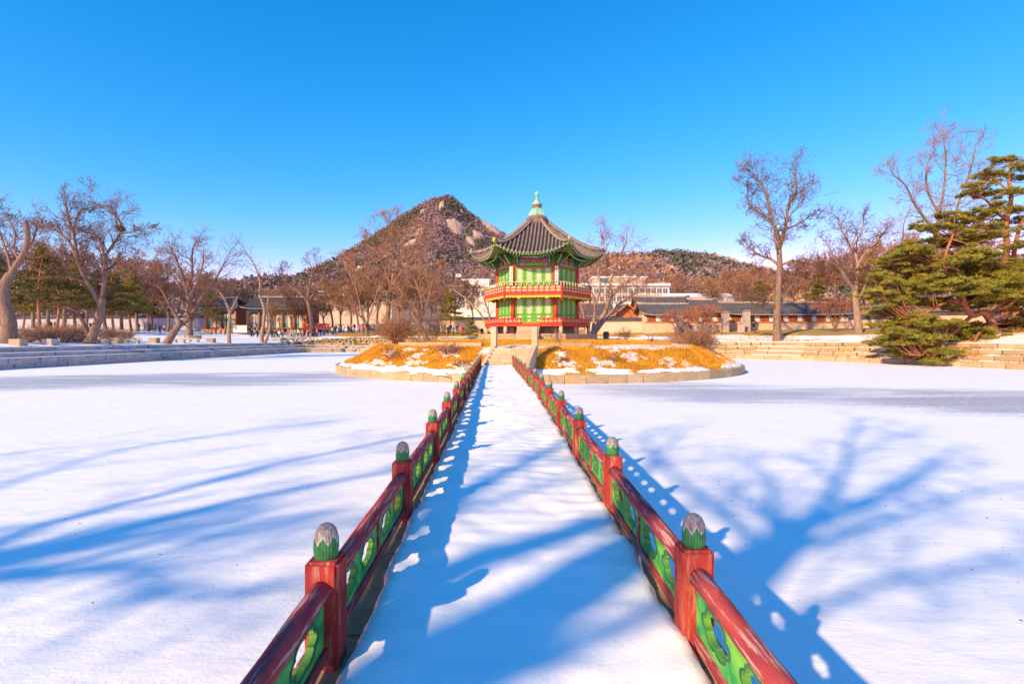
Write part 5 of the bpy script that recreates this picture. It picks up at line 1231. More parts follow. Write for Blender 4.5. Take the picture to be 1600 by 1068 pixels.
bush('tall orange bare bush on the left shoulder of the island', (-9.0, 40.6, isl_z(-9.0, 40.6)), 2.2, 2.2, 80, M_twig_o, 4, rmin=.011)
bush('thin dark tree shaped bush behind the left half of the island', (-7.4, 47.5, 2.0), 1.6, 2.4, 26, M_twig, 5, lvl=3)
bush('rounded rosy bush by the terrace blocks left of the steps', ib(702, 553), 1.05, .75, 40, M_twig_p, 6)
bush('small leafless shrub in the snow on the left of the island slope', ib(612, 560), .8, .8, 18, M_twig, 7)
bush('small leafless shrub in the snow patch beside the left railing', ib(722, 573), .7, .5, 16, M_twig, 8)
bush('little twiggy shrub in the middle of the golden slope', ib(958, 563), .6, .45, 22, M_twig_o, 9)
bush('tiny twiggy shrub low on the slope beside the right railing', ib(880, 566), .5, .35, 18, M_twig, 10)
bush('single upright sapling at the top of the slope right of the steps', (2.9, 31.6, isl_z(2.9, 31.6)), .35, 1.1, 6, M_twig, 11)
bush('dark gnarled shrub on the lawn right of the pavilion', (11.0, 50, isl_z(11.0, 50)), 1.0, 1.3, 20, M_twig, 12)
bush('low spreading shrub beside the dark gnarled one', (14.0, 51, 1.9), 1.1, .8, 24, M_twig_p, 13)
lst = [(42, 524, 50, 1.9, 1.5), (72, 524, 52, 1.9, 1.6), (98, 522, 54, 2.3, 1.9), (120, 522, 56, 2.2, 1.9), (168, 522, 60, 1.9, 1.7), (195, 522, 63, 1.9, 1.5)]
for i, (x, y, D, w, h) in enumerate(lst):
    p = W(x, y, D); bush('clipped orange bare hedge bush on the left bank, %s from the left' % ORD[i], (p.x, p.y, ground_z(p.x, p.y) - .05), w, h, 70, M_twig_o if i % 2 else M_twig_p, 20 + i, 'hedge_bush', 'hedge bushes on the left bank', rmin=.011)
# ------------------------------------------------------------------ mountain, hills and their woods
def rock_mat():
    m, nt, b = new_mat('mountain_soil'); co = nd(nt, 'ShaderNodeTexCoord').outputs['Object']
    c = ramp(nt, noise(nt, co, .018, 8, .68), [(.30, (.14, .13, .11)), (.46, (.23, .185, .17)), (.62, (.31, .245, .22)), (.80, (.50, .38, .29))])
    nt.links.new(c, b.inputs['Base Color']); b.inputs['Roughness'].default_value = .95; b.inputs['Specular IOR Level'].default_value = .05
    bump(nt, b, noise(nt, co, .05, 8, .7), .8, 6.0); return m
M_mtn = rock_mat()
M_granite = mat('bare_granite', (0.62, 0.46, 0.32), (0.46, 0.34, 0.25), .10, .9, .5, 1.5)
M_far_g = needle_mat('hazed_far_pine', (0.085, 0.095, 0.085), (0.125, 0.13, 0.10), (0.18, 0.17, 0.115))  # lightened, greyed green: distance haze put into the colour
M_far_b = needle_mat('far_bare_wood', (0.22, 0.17, 0.175), (0.28, 0.21, 0.21), (0.34, 0.25, 0.23))
M_far_o = needle_mat('far_ochre_wood', (0.36, 0.21, 0.13), (0.50, 0.30, 0.16), (0.58, 0.36, 0.19))
def terrain(name, label, prof, Yr, Y0, Y1, step, amp, x0, x1, fscale, seed, gpow=1.25, drop=0.0):
    prof = [(p[0], p[1] + drop) for p in prof]
    px = [p[0] for p in prof]; hz = [max(0.0, (HY - p[1]) / F * Yr + EZ) for p in prof]; xs = [(p - CX) / F * Yr for p in px]
    X = np.arange(x0, x1 + 1, step); Y = np.arange(Y0, Y1 + 1, step); XX, YY = np.meshgrid(X, Y)
    h = np.interp(XX, xs, hz); g = np.clip((YY - Y0) / (Yr - Y0), 0, 1) ** gpow; g = np.where(YY > Yr, np.clip(1 - (YY - Yr) / (Y1 - Yr), 0, 1), g)
    n = fbm(XX / fscale, YY / fscale, 5, seed) - .5; rg = np.abs(fbm(XX / fscale * 1.7, YY / fscale * .5, 4, seed + 5) - .5)
    k = np.clip(np.abs(YY - Yr) / (Yr - Y0) * 3.0, .12, 1)
    Z = h * g + amp * h * (n * 1.1 - rg * .8 + .12) * k * np.clip(g * 4, 0, 1) + 2
    V = np.stack([XX, YY, Z], 2).reshape(-1, 3); nx, ny = len(X), len(Y); i, j = np.meshgrid(np.arange(nx - 1), np.arange(ny - 1)); b = (j * nx + i).ravel()
    o = tag(put(name, np_mesh(name, V, np.stack([b, b + 1, b + nx + 1, b + nx], 1), M_mtn, True)), label, kind='structure')
    def zf(x, y):
        fx = np.clip((np.asarray(x) - x0) / step, 0, nx - 1.001); fy = np.clip((np.asarray(y) - Y0) / step, 0, ny - 1.001); i = fx.astype(int) if hasattr(fx, 'astype') else int(fx); j = fy.astype(int) if hasattr(fy, 'astype') else int(fy)
        a, c = fx - i, fy - j; return (Z[j, i] * (1 - a) + Z[j, i + 1] * a) * (1 - c) + (Z[j + 1, i] * (1 - a) + Z[j + 1, i + 1] * a) * c
    return o, zf
MP = [(-400, 455), (0, 455), (200, 452), (330, 446), (380, 440), (430, 434), (470, 436), (495, 424), (520, 411), (545, 398), (570, 380), (600, 357), (625, 338), (650, 322), (672, 311), (690, 307), (704, 305), (714, 312), (728, 327), (742, 337), (760, 346), (780, 358), (800, 372), (840, 390), (900, 402), (1000, 412), (1200, 425), (1700, 440), (2200, 455)]
mtn, mz = terrain('mountain', 'rocky wooded mountain peak behind the pavilion', MP, 900, 430, 1250, 6, .20, -900, 1100, 130, 3, drop=5)
HP = [(700, 450), (800, 425), (860, 405), (920, 398), (960, 397), (1000, 396), (1030, 393), (1060, 395), (1095, 398), (1120, 402), (1150, 414), (1200, 424), (1280, 428), (1360, 418), (1440, 408), (1520, 402), (1600, 400), (1800, 405), (2200, 440)]
hil, hz_ = terrain('hill', 'low wooded hill behind the modern building', HP, 420, 190, 620, 4, .16, -80, 700, 60, 8, 1.1, drop=15)
def wood(name, label, zf, n, x0, x1, y0, y1, sz, per, seed, mix, edge=None, parent=None, tri=.17):
    g = np.random.default_rng(seed); x = g.uniform(x0, x1, n); y = g.uniform(y0, y1, n); keep = np.ones(n, bool)
    if edge is not None: keep = edge(x, y, g)
    x, y = x[keep], y[keep]; n = len(x); z = zf(x, y); cl = fbm(x / 45, y / 45, 3, seed); cl = cl + g.normal(0, .05, n)
    kind = np.digitize(cl, mix); h = g.uniform(.7, 1.3, n) * sz; V = np.zeros((n, per, 3, 3))
    P = g.normal(size=(n, per, 3)); P /= np.linalg.norm(P, axis=2, keepdims=True); P *= g.uniform(.35, 1, (n, per, 1)); sc = np.stack([h * .42, h * .42, h * .5], 1)[:, None, :]
    c = np.stack([x, y, z + h * .45], 1)[:, None, :] + P * sc
    for k in range(3): V[:, :, k, :] = c + g.normal(size=(n, per, 3)) * (h * tri)[:, None, None]
    mi = np.repeat(kind, per); return tag(put(name, np_mesh(name, V.reshape(-1, 3), np.arange(n * per * 3).reshape(-1, 3), [M_far_g, M_far_b, M_far_o], False, mi), parent), label, kind='stuff')
RK = [(712, 356, 15, 9), (768, 357, 16, 9), (746, 369, 10, 6), (735, 378, 7, 5), (690, 322, 4, 9), (722, 333, 4, 3), (640, 385, 12, 8), (655, 365, 5, 4), (606, 402, 7, 4), (562, 422, 8, 4), (660, 332, 4, 2)]
hits = []
for px, py, w, h in RK:
    for D in np.arange(440, 1000, 3):
        p = W(px, py, D)
        if p.z <= float(mz(p.x, p.y)): hits.append((p, w, h, D)); break
def no_rock(x, y, g):
    k = np.ones(len(x), bool)
    for p, w, h, D in hits: k &= ((x - p.x) / (w / F * D)) ** 2 + ((y - p.y) / (h / F * D * 2.4)) ** 2 > 1.0
    return k
for i, (p, w, h, D) in enumerate(hits):
    mb = MB(); r = random.Random(i); n = 22; pts = []; ph = [r.uniform(0, 6.28) for _ in range(3)]
    for q, (rad, lift) in enumerate(((0, 1.0), (.5, .85), (.85, .5), (1.05, -.3))):
        for j in range(n):
            t = 2 * math.pi * j / n; k = 1 + .18 * math.sin(2 * t + ph[0]) + .14 * math.sin(3 * t + ph[1]) + .1 * math.sin(6 * t + ph[2]); x = p.x + math.cos(t) * rad * k * w / F * D; y = p.y + math.sin(t) * rad * k * h / F * D * 2.2
            pts.append((x, y, float(mz(x, y)) + lift * 5 + r.uniform(-.8, .8)))
    f = [(q * n + j, q * n + (j + 1) % n, (q + 1) * n + (j + 1) % n, (q + 1) * n + j) for q in range(3) for j in range(n)]
    mb.add(pts, f); mb.build('rock_face', M_granite, mtn, True)
wood('mountain_wood', 'far woods of pine and bare trees covering the mountain', mz, 34000, -560, 330, 480, 905, 6.2, 11, 5, [.45, .80], no_rock)
wood('far_wood', 'far low woods along the skyline', mz, 3500, -900, -250, 600, 905, 12, 12, 6, [.5, .8])
wood('hill_wood', 'woods of pine and bare trees covering the low hill', hz_, 7500, -20, 560, 215, 425, 8.0, 55, 7, [.46, .64], tri=.11)

# ------------------------------------------------------------------ buildings
M_plaster = mat('cream_plaster', (0.66, 0.53, 0.37), (0.56, 0.44, 0.30), 1.2, .9, wear=((0.45, 0.34, 0.22), .6, .75, .8, (1, 1, 2)))
M_plaster_p = mat('pinkish_wall', (0.60, 0.44, 0.34), (0.50, 0.36, 0.28), 1.2, .9)
M_brn = mat('brown_timber', (0.26, 0.09, 0.045), (0.18, 0.06, 0.035), 3, .7)
M_rt = mat('slate_tile', (0.125, 0.125, 0.135), (0.075, 0.075, 0.085), 1.5, .8, wear=((0.28, 0.26, 0.25), .6, .75, 1.5, (1, 1, 1)))
M_wht = mat('white_render', (0.76, 0.70, 0.62), (0.68, 0.62, 0.55), .6, .8)
M_glass = mat('window_glass', (0.10, 0.17, 0.20), (0.06, 0.11, 0.14), .7, .15, spec=.6)
M_beige = mat('beige_block', (0.62, 0.47, 0.34), (0.54, 0.40, 0.29), .3, .9)
M_teal = mat('teal_beam', (0.06, 0.30, 0.22), (0.04, 0.22, 0.17), 2, .6)
M_greyw = mat('grey_hoarding', (0.42, 0.42, 0.44), (0.34, 0.34, 0.36), .7, .7)
M_redf = mat('red_barrier', (0.55, 0.10, 0.07), (0.48, 0.08, 0.06), 2, .6)
def tiled_roof(root, x0, x1, yf, yb, ze, zr, over=.6, name='roof', hip=0.0, plaster=True):
    """sweeping tiled roof with its ridge along x; hip draws the ridge ends in"""
    ym = (yf + yb) / 2; n = 8; mb = MB(); rb = MB(); x0 -= over; x1 += over
    for sg, ye in ((-1, yf - over), (1, yb + over)):
        def P(a, t):
            xx = x0 + (x1 - x0) * a; k = abs(2 * a - 1) ** 6 * .35; xr = (x0 + hip) + (x1 - x0 - 2 * hip) * a; x = xx + (xr - xx) * t
            return Vector((x, ye + (ym - ye) * t, ze + k * (1 - t) + (zr - ze) * t ** 1.25))
        mb.grid(lambda a, b: tuple(P(a, b)), 16, n)
        m_ = int((x1 - x0) / .42)
        for i in range(m_ + 1): rb.tube([P(i / m_, t / 5) + Vector((0, 0, .03)) for t in range(6)], .075, 4, 0, False, True)
        ed = MB(); ed.tube([P(i / 16, 0) - Vector((0, 0, .06)) for i in range(17)], .09, 5)
        ed.build('eave_edge', M_plas, root, True)
    mb.build(name, M_rt, root, True); tag(rb.build('tile_rows', M_rt, root, True), kind='stuff')
    rd = MB(); rd.tube([(x0 + hip - .1, ym, zr + .28), (x0 + hip + 1, ym, zr + .12), ((x0 + x1) / 2, ym, zr + .08), (x1 - hip - 1, ym, zr + .12), (x1 - hip + .1, ym, zr + .28)], .19, 8); rd.build('ridge', M_plas if plaster else M_rt, root, True)
    if not hip:
        for x in (x0 + over, x1 - over):
            g = MB(); g.add([(x, yf, ze + .1), (x, yb, ze + .1), (x, ym, zr - .1)], [(0, 1, 2)]); g.build('gable', M_orange, root)
# the long tiled building on the right
Dl = 78.0; xa, xb = WX(1008, Dl), WX(1334, Dl); zb = 3.55
lb = thing('tiled_building', 'long low tiled building with cream wall and brown lattice windows', 'building', (0, 0, 0))
mb = MB(); mb.box(((xa + xb) / 2, Dl + 2.2, zb + 1.2), (xb - xa, 4.2, 3.0)); mb.build('wall', M_plaster, lb)
mb = MB(); mb.box(((xa + xb) / 2, Dl + .06, 4.98), (xb - xa + .1, .14, .16)); mb.build('sill_beam', M_orange, lb)
mb = MB(); mb.box(((xa + xb) / 2, Dl + .04, 6.02), (xb - xa + .1, .2, .22)); mb.build('eave_beam', M_brn, lb)
x = xa + .2; k = 0
while x < xb - 1.6:
    wn_ = MB(); wn_.box((x + .75, Dl + .05, 5.5), (1.25, .12, .78)); o = wn_.build('window', M_brn, lb)
    la = MB()
    for i in range(4): la.box((x + .75 - .45 + i * .3, Dl - .03, 5.5), (.04, .05, .72))
    la.box((x + .75, Dl - .03, 5.5), (1.2, .045, .04)); la.build('lattice', M_orange, o)
    pn = MB(); pn.box((x + 1.75, Dl + .06, 5.5), (.6, .12, .80)); pn.build('white_panel', M_white, lb); x += 2.16
tiled_roof(lb, WX(1125, Dl), xb, Dl, Dl + 4.4, 6.15, 8.0)
tiled_roof(lb, xa, WX(1086, Dl), Dl, Dl + 4.4, 6.1, 7.8)
tiled_roof(lb, WX(1088, Dl), WX(1122, Dl), Dl - .3, Dl + 4.7, 6.5, 8.45)
for i, (px, w, y0, y1) in enumerate([(1062, 9, 484, 517), (1133, 9, 480, 519), (1166, 9, 478, 520)]):
    D = 75.5; p = W(px, y1, D); p.z = 3.4; h = WZ(y0, D) - p.z; ww = w / F * D
    c = thing('chimney', ['stone chimney under the rusty maple near the left end of the long building', 'stone chimney in the middle of the long building, left of the pair', 'stone chimney in the middle of the long building, right of the pair'][i], 'chimney', p, 0, 'chimneys of the long building')
    mb = MB(); mb.box((0, 0, h * .44), (ww, ww, h * .88)); mb.build('shaft', M_stone_grey, c); mb = MB(); mb.lathe([(ww * .85, h * .86), (ww * .9, h * .90), (ww * .2, h)], 4); mb.build('cap', M_rt, c)
    mb = MB(); mb.box((0, 0, h * .80), (ww * 1.12, ww * 1.12, .1)); mb.build('band', M_brn, c)
p = W(1158, 518, 74); mb = MB(); mb.box((0, 0, .75), (1.0, .15, 1.5)); mb.box((0, 0, 1.55), (1.15, .25, .12)); tag(mb.build('stone_tablet', M_stone_grey, None, False, (p.x, p.y, 3.3)), 'upright grey stone tablet between the two chimneys', 'tablet')
# garden walls with tiled caps
def capped_wall(label, px0, px1, D0, D1, z0, h, m=None):
    a, b = Vector((WX(px0, D0), D0, 0)), Vector((WX(px1, D1), D1, 0)); d = b - a; L = d.length; an = math.atan2(d.y, d.x)
    o = thing('garden_wall', label, 'wall', (a.x, a.y, z0), an)
    mb = MB(); mb.box((L / 2, 0, h / 2 - .4), (L, .5, h + .8)); mb.build('wall_body', m or M_plaster, o)
    mb = MB(); mb.add([(0, -.5, h), (L, -.5, h), (L, 0, h + .38), (0, 0, h + .38), (0, .5, h), (L, .5, h)], [(0, 1, 2, 3), (3, 2, 5, 4), (0, 3, 4), (1, 5, 2), (0, 4, 5, 1)]); mb.build('tile_cap', M_rt, o)
    mb = MB(); mb.tube([(0, 0, h + .42), (L, 0, h + .42)], .11, 6)
    for i in range(int(L / .5)): mb.tube([(i * .5 + .2, -.53, h + .02), (i * .5 + .2, -.1, h + .36)], .07, 5)
    tag(mb.build('cap_tiles', M_rt, o, True), kind='stuff'); return o
capped_wall('cream garden wall with tiled cap just right of the pavilion', 915, 1008, 82, 80, 3.7, 1.55)
capped_wall('cream garden wall with tiled cap just left of the pavilion', 688, 790, 100, 96, 3.85, 2.2)
capped_wall('rosy garden wall with tiled cap between the crooked tree and the pine', 1326, 1392, 74, 72, 3.6, 1.7, M_plaster_p)
capped_wall('pale garden wall with tiled cap behind the broad pine', 1400, 1640, 70, 66, 3.4, 2.3)
capped_wall('long shaded wall with tiled cap beyond the left grove', 10, 335, 150, 140, 5.6, 2.6, M_greyw)
# gabled houses between pavilion and long building
def hanok(label, px0, px1, D, zb, ze, zr, dep, wall=None, gable_front=False, bays=4):
    o = thing('tiled_house', label, 'house', (0, 0, 0)); x0, x1 = WX(px0, D), WX(px1, D)
    mb = MB(); mb.box(((x0 + x1) / 2, D + dep / 2, (zb + ze) / 2), (x1 - x0, dep, ze - zb + .3)); mb.build('wall', wall or M_plaster, o)
    if gable_front:
        xm = (x0 + x1) / 2; pts = []; ov = .8
        for sg, xe in ((-1, x0 - ov), (1, x1 + ov)):
            mb = MB(); mb.grid(lambda a, b, xe=xe: (xe + (xm - xe) * b, D - ov + (dep + 2 * ov) * a, ze + (zr - ze) * b ** 1.2), 4, 6); mb.build('roof', M_rt, o, True)
            mb = MB(); mb.tube([(xe + (xm - xe) * b / 6, D - ov - .05, ze + (zr - ze) * (b / 6) ** 1.2 - .12) for b in range(7)], .17, 6); mb.build('bargeboard', M_orange, o, True)
        mb = MB(); mb.add([(x0, D - .02, ze - .1), (x1, D - .02, ze - .1), (xm, D - .02, zr - .2)], [(0, 1, 2)]); mb.build('gable', M_orange, o)
    else: tiled_roof(o, x0, x1, D, D + dep, ze, zr)
    for i in range(bays):
        x = x0 + (x1 - x0) * (i + .5) / bays; mb = MB(); mb.box((x, D - .03, zb + (ze - zb) * .55), ((x1 - x0) / bays * .6, .1, (ze - zb) * .45)); mb.build('window', M_brn, o)
        mb = MB(); q = x0 + (x1 - x0) * i / bays; mb.box((q, D - .05, (zb + ze) / 2), (.22, .16, ze - zb)); mb.build('column', M_brn, o)
    return o
hanok('gabled house with orange bargeboards right behind the pavilion', 958, 1000, 90, 4.0, 6.3, 8.6, 6, None, True, 3)
hanok('small tiled house half hidden behind the right side of the pavilion', 900, 955, 94, 4.2, 6.6, 9.0, 5, M_plaster_p, False, 4)
hanok('tiled house with slate roof behind the orange gabled one', 1000, 1080, 98, 4.4, 8.0, 10.6, 6, None, False, 5)
# modern buildings
def block(o, px0, px1, y0, y1, D, dep, m, name='wall'):
    x0, x1 = WX(px0, D), WX(px1, D); z1, z0 = WZ(y0, D), WZ(y1, D); mb = MB(); mb.box(((x0 + x1) / 2, D + dep / 2, (z0 + z1) / 2), (x1 - x0, dep, z1 - z0)); return mb.build(name, m, o)
def win_row(o, px0, px1, n, y0, y1, D, frac=.72):
    for i in range(n):
        a = px0 + (px1 - px0) * (i + .5 - frac / 2) / n; b = px0 + (px1 - px0) * (i + .5 + frac / 2) / n
        w_ = block(o, a, b, y0, y1, D - .12, .16, M_glass, 'window')
        x = WX((a + b) / 2, D - .14); mb = MB(); mb.box((x, D - .16, WZ((y0 + y1) / 2, D)), (.12, .08, WZ(y0, D) - WZ(y1, D))); mb.build('mullion', M_wht, w_)
mo = thing('modern_building', 'white modern building with rows of windows right of the pavilion', 'building')
D = 170; block(mo, 880, 1046, 444.5, 512, D, 16, M_wht); block(mo, 878, 1048, 442.5, 446, D - .8, 17.6, M_snow, 'roof_slab')
block(mo, 928, 1009, 433, 443, D + 3, 9, M_beige, 'penthouse'); block(mo, 926, 1011, 431.5, 433.5, D + 2.6, 10, M_snow, 'penthouse_roof'); block(mo, 938, 950, 435, 441, D + 2.9, .2, M_glass, 'window')
win_row(mo, 882, 1044, 18, 450.5, 457.5, D); win_row(mo, 882, 1044, 18, 463.5, 470.5, D)
for i in range(36):
    a = 882 + 162 * i / 36; block(mo, a + .8, a + 3.2, 459, 462.5, D - .2, .25, M_plaster_p, 'spandrel_fin')
for i, x in enumerate((955, 975, 990)): block(mo, x, x + 3, 428.5, 432, D + 5, 1, M_wht, 'vent')
mo2 = thing('modern_building', 'white flat roofed building left of the pavilion under the mountain', 'building')
D = 175; block(mo2, 702, 775, 447, 512, D, 14, M_wht); block(mo2, 700, 777, 445.5, 448, D - .6, 15, M_snow, 'roof_slab'); block(mo2, 722, 764, 437, 446, D + 4, 8, M_wht, 'penthouse'); block(mo2, 721, 765, 435.8, 437.5, D + 3.7, 9, M_snow, 'penthouse_roof'); win_row(mo2, 722, 772, 7, 455, 461, D)
mo3 = thing('modern_building', 'long building under a snowy roof above the tiled ridge', 'building')
D = 150; block(mo3, 1048, 1150, 464, 512, D, 12, M_wht)
mb = MB(); x0, x1 = WX(1046, D), WX(1152, D); mb.add([(x0, D - .4, WZ(464, D)), (x1, D - .4, WZ(464, D)), (x1, D + 6, WZ(458, D) + .5), (x0, D + 6, WZ(458, D) + .5), (x0, D + 12.4, WZ(464, D)), (x1, D + 12.4, WZ(464, D))], [(0, 1, 2, 3), (3, 2, 5, 4), (0, 3, 4), (1, 5, 2)]); mb.build('snowy_roof', M_snow, mo3)
mo4 = thing('modern_building', 'long beige flat block behind the bare trees under the mountain', 'building')
D = 165; block(mo4, 498, 612, 456, 512, D, 14, M_beige); block(mo4, 496, 614, 453.5, 456.5, D - .5, 15, M_beige, 'parapet'); block(mo4, 535, 575, 446, 454, D + 4, 6, M_beige, 'penthouse'); win_row(mo4, 502, 608, 12, 464, 470, D)
# flag
fl = thing('flag', 'white flag with red and blue disc on a pole above the flat roof', 'flag', W(712.5, 446, 174))
mb = MB(); mb.tube([(0, 0, 0), (0, 0, WZ(426.5, 174) - WZ(446, 174))], .09, 6); mb.build('pole', M_wht, fl)
zt = WZ(428, 174) - WZ(446, 174); mb = MB(); mb.grid(lambda a, b: (.1 + a * 1.5, .12 * math.sin(a * 5), zt - b * 1.0), 8, 2); fc = mb.build('cloth', M_white, fl, True)
for m_, s in ((mat('flag_red', (.6, .04, .05), None, 3, .8), 1), (mat('flag_blue', (.03, .08, .4), None, 3, .8), -1)):
    mb = MB(); pts = [(.85 + .26 * math.cos(t), .10, zt - .5 + .26 * math.sin(t) * s) for t in np.linspace(0, math.pi, 10)]; mb.add([(x, y - .16, z) for x, y, z in pts], [tuple(range(10))]); mb.build('emblem_half', m_, fc)
# the hall on the left and its small pavilion
M_hcol = mat('faded_red_column', (.42, .13, .07), (.32, .09, .05), 2, .7)
def hall(label, px0, px1, D, yb, ye, yr, dep, hip, bays):
    o = thing('palace_hall', label, 'hall', (0, 0, 0)); x0, x1 = WX(px0, D), WX(px1, D); zb, ze, zr = WZ(yb, D), WZ(ye, D), WZ(yr, D)
    mb = MB(); mb.box(((x0 + x1) / 2, D + dep / 2, zb - .3), (x1 - x0 + 1.5, dep + 1.5, .9)); mb.build('platform', M_stone_tan, o)
    mb = MB(); mb.box(((x0 + x1) / 2, D + dep / 2, (zb + ze) / 2), (x1 - x0 - .4, dep - .8, ze - zb)); mb.build('wall', M_brn, o)
    mb = MB(); mb.box(((x0 + x1) / 2, D + .1, ze - .45), (x1 - x0, .35, .7)); mb.build('painted_beam', M_teal, o)
    for i in range(bays + 1):
        x = x0 + (x1 - x0) * i / bays; mb = MB(); mb.lathe([(.30, zb), (.27, ze - .2)], 10, 0, (x, D, 0)); mb.build('column', M_orange if i in (0, bays) else M_hcol, o, True)  # end columns in orange: sunlight on them put into the colour
        if i < bays:
            w = (x1 - x0) / bays
            for q in range(3):
                mb = MB(); mb.box((x + w * (q + .7) / 3.4, D + .32, zb + (ze - zb) * .42), (w * .24, .12, (ze - zb) * .62)); l = mb.build('door_leaf', M_cream if q % 2 else M_teal, o); mb = MB()
                for v in (-1, 0, 1): mb.box((x + w * (q + .7) / 3.4 + v * w * .07, D + .25, zb + (ze - zb) * .52), (w * .02, .04, (ze - zb) * .36))
                mb.build('lattice', M_white, l)
    tiled_roof(o, x0, x1, D, D + dep, ze, zr, 1.2, 'roof', hip); return o
hall('palace hall with grey tiled roof and teal beams behind the crowd', 387, 478, 118, 516, 482, 462, 9, 1.6, 5)
hall('small square palace pavilion with tiled roof left of the bigger hall', 322, 368, 120, 515, 481, 464, 6.5, 2.6, 2)
def board(label, name, px0, px1, y0, y1, D, m, cat, posts=4):
    o = thing(name, label, cat, (0, 0, 0)); x0, x1 = WX(px0, D), WX(px1, D); z0, z1 = WZ(y1, D), WZ(y0, D)
    for i in range(posts):
        a, b = x0 + (x1 - x0) * i / posts, x0 + (x1 - x0) * (i + 1) / posts; mb = MB(); mb.box(((a + b) / 2, D, (z0 + z1) / 2 - .1), (b - a - .05, .08, z1 - z0 + .2)); mb.build('panel', m, o); mb = MB(); mb.box((a, D + .08, (z0 + z1) / 2 - .1), (.1, .1, z1 - z0 + .35)); mb.build('post', M_brn, o)
board('red painted barrier behind the crowd right of the hall', 'barrier', 472, 516, 505, 518, 112, M_redf, 'barrier')
board('white panel screen between the small pavilion and the hall', 'screen', 364, 386, 508, 518, 112, M_wht, 'screen', 2)
board('grey hoarding behind the people at the foot of the bare trees', 'hoarding', 560, 686, 506, 518, 118, M_greyw, 'hoarding', 10)

# ------------------------------------------------------------------ benches, stone seats, bin, tree ring
for i, (px, py, D, w) in enumerate([(163, 533, 56, 22), (207, 534, 60, 24), (281, 533, 68, 18), (303, 533, 71.5, 18)]):
    p = W(px, py, D); p.z = ground_z(p.x, p.y); L = w / F * D; o = thing('stone_bench', ['stone bench just right of the nest tree', 'stone bench left of the leaning tree, between two stone blocks', 'stone bench just right of the leaning tree', 'rightmost stone bench at the foot of the straight tree'][i], 'bench', p, .12, 'stone benches on the left bank')
    mb = MB(); mb.box((0, 0, .42), (L, .45, .13)); mb.build('seat', M_stone_tan, o)
    for s in (-1, 1): mb = MB(); mb.box((s * L * .33, 0, .17), (.22, .38, .38)); mb.build('leg', M_stone_tan, o)
for i, (px, py, D) in enumerate([(28, 534, 46.3), (78, 534, 49.5), (182, 534, 58), (241, 535, 64), (330, 535, 74)]):
    p = W(px, py, D); p.z = ground_z(p.x, p.y) + .22; s = put('stone_block', ST_T[i % 5] if i != 1 else ST_G[0], None, p, .1, (.95, .85, .74)); tag(s, ['stone block seat beside the massive old tree', 'grey stone block seat before the hedge left of the nest tree', 'stone block seat between the two left benches', 'stone block seat just left of the leaning tree', 'stone block seat farthest along the bank, beside the slim pale tree'][i], 'stone', 'stone block seats')
rr = thing('tree_ring', 'ring of rough stones round the foot of the straight bare tree', 'stones', W(297, 526, 86))
for k in range(14):
    a = k / 14 * 6.28; put('stone', random.choice(ST_T), rr, (math.cos(a) * 1.5, math.sin(a) * 1.2, .0), a + 1.57, (.62, .4, .5))
p = W(947, 529.5, 46); bn = thing('litter_bin', 'dark grey litter bin on the lawn right of the pavilion', 'bin', (p.x, p.y, isl_z(p.x, p.y) - .02))
M_bin = mat('dark_bin', (.10, .11, .14), (.07, .08, .10), 3, .5); mb = MB(); mb.lathe([(.22, 0), (.25, .1), (.26, .62)], 14); mb.build('body', M_bin, bn, True); mb = MB(); mb.lathe([(.28, .62), (.28, .68), (.2, .76)], 14); mb.build('lid', M_bin, bn, True)

# ------------------------------------------------------------------ people
def body(pose):
    """one continuous skinned figure, about 1.68 m"""
    st, arm, bend = pose; V = [(0, 0, .92), (0, 0, 1.12), (0, -bend * .08, 1.36), (0, -bend * .12, 1.48), (0, -bend * .14, 1.55), (0, -bend * .15, 1.66)]
    Rr = [.15, .155, .165, .062, .092, .085]; E = [(0, 1), (1, 2), (2, 3), (3, 4), (4, 5)]
    def chain(root, pts, rs):
        a = root
        for p, r in zip(pts, rs): V.append(p); Rr.append(r); E.append((a, len(V) - 1)); a = len(V) - 1
    for s in (-1, 1):
        f = st * s; chain(0, [(s * .10, 0, .86), (s * .11, -f * .12, .48), (s * .115, -f * .02 + (.10 if f < 0 else 0), .08), (s * .12, -f * .02 - .12 + (.10 if f < 0 else 0), .04)], [.105, .075, .055, .05])
        chain(2, [(s * .19, -bend * .08, 1.40), (s * .25, .02 - arm * .05, 1.14), (s * .22, -.05 - arm * .2, .92 + arm * .16), (s * .21, -.08 - arm * .26, .84 + arm * .18)], [.085, .065, .052, .045])
    me = bpy.data.meshes.new('t'); me.from_pydata(V, E, []); ob = bpy.data.objects.new('t', me); COL.objects.link(ob)
    md = ob.modifiers.new('s', 'SKIN'); sv = me.skin_vertices[0].data
    for i, r in enumerate(Rr): sv[i].radius = (r * (1.15 if i < 3 else 1), r * (.8 if i < 3 else 1))
    sv[0].use_root = True; ob.modifiers.new('d', 'SUBSURF').levels = 1
    out = bpy.data.meshes.new_from_object(ob.evaluated_get(bpy.context.evaluated_depsgraph_get())); bpy.data.objects.remove(ob); return out
POSES = [body(p) for p in ((0.0, 0.0, 0.0), (.9, .4, .3), (-.8, .1, .2), (.2, 1.0, .8))]
M_skin = mat('skin', (.55, .34, .24), (.50, .30, .21), 5, .6); M_hair = mat('dark_hair', (.025, .02, .018), None, 5, .5)
CL = {'black': (.02, .02, .025), 'navy': (.03, .045, .13), 'red': (.60, .03, .04), 'white': (.75, .73, .70), 'pink': (.62, .16, .26), 'yellow': (.72, .58, .03), 'brown': (.20, .11, .06), 'grey': (.22, .22, .24), 'blue': (.06, .16, .45), 'green': (.05, .20, .12), 'tan': (.50, .36, .22), 'maroon': (.25, .03, .05), 'orange': (.65, .25, .05), 'teal': (.05, .28, .30)}
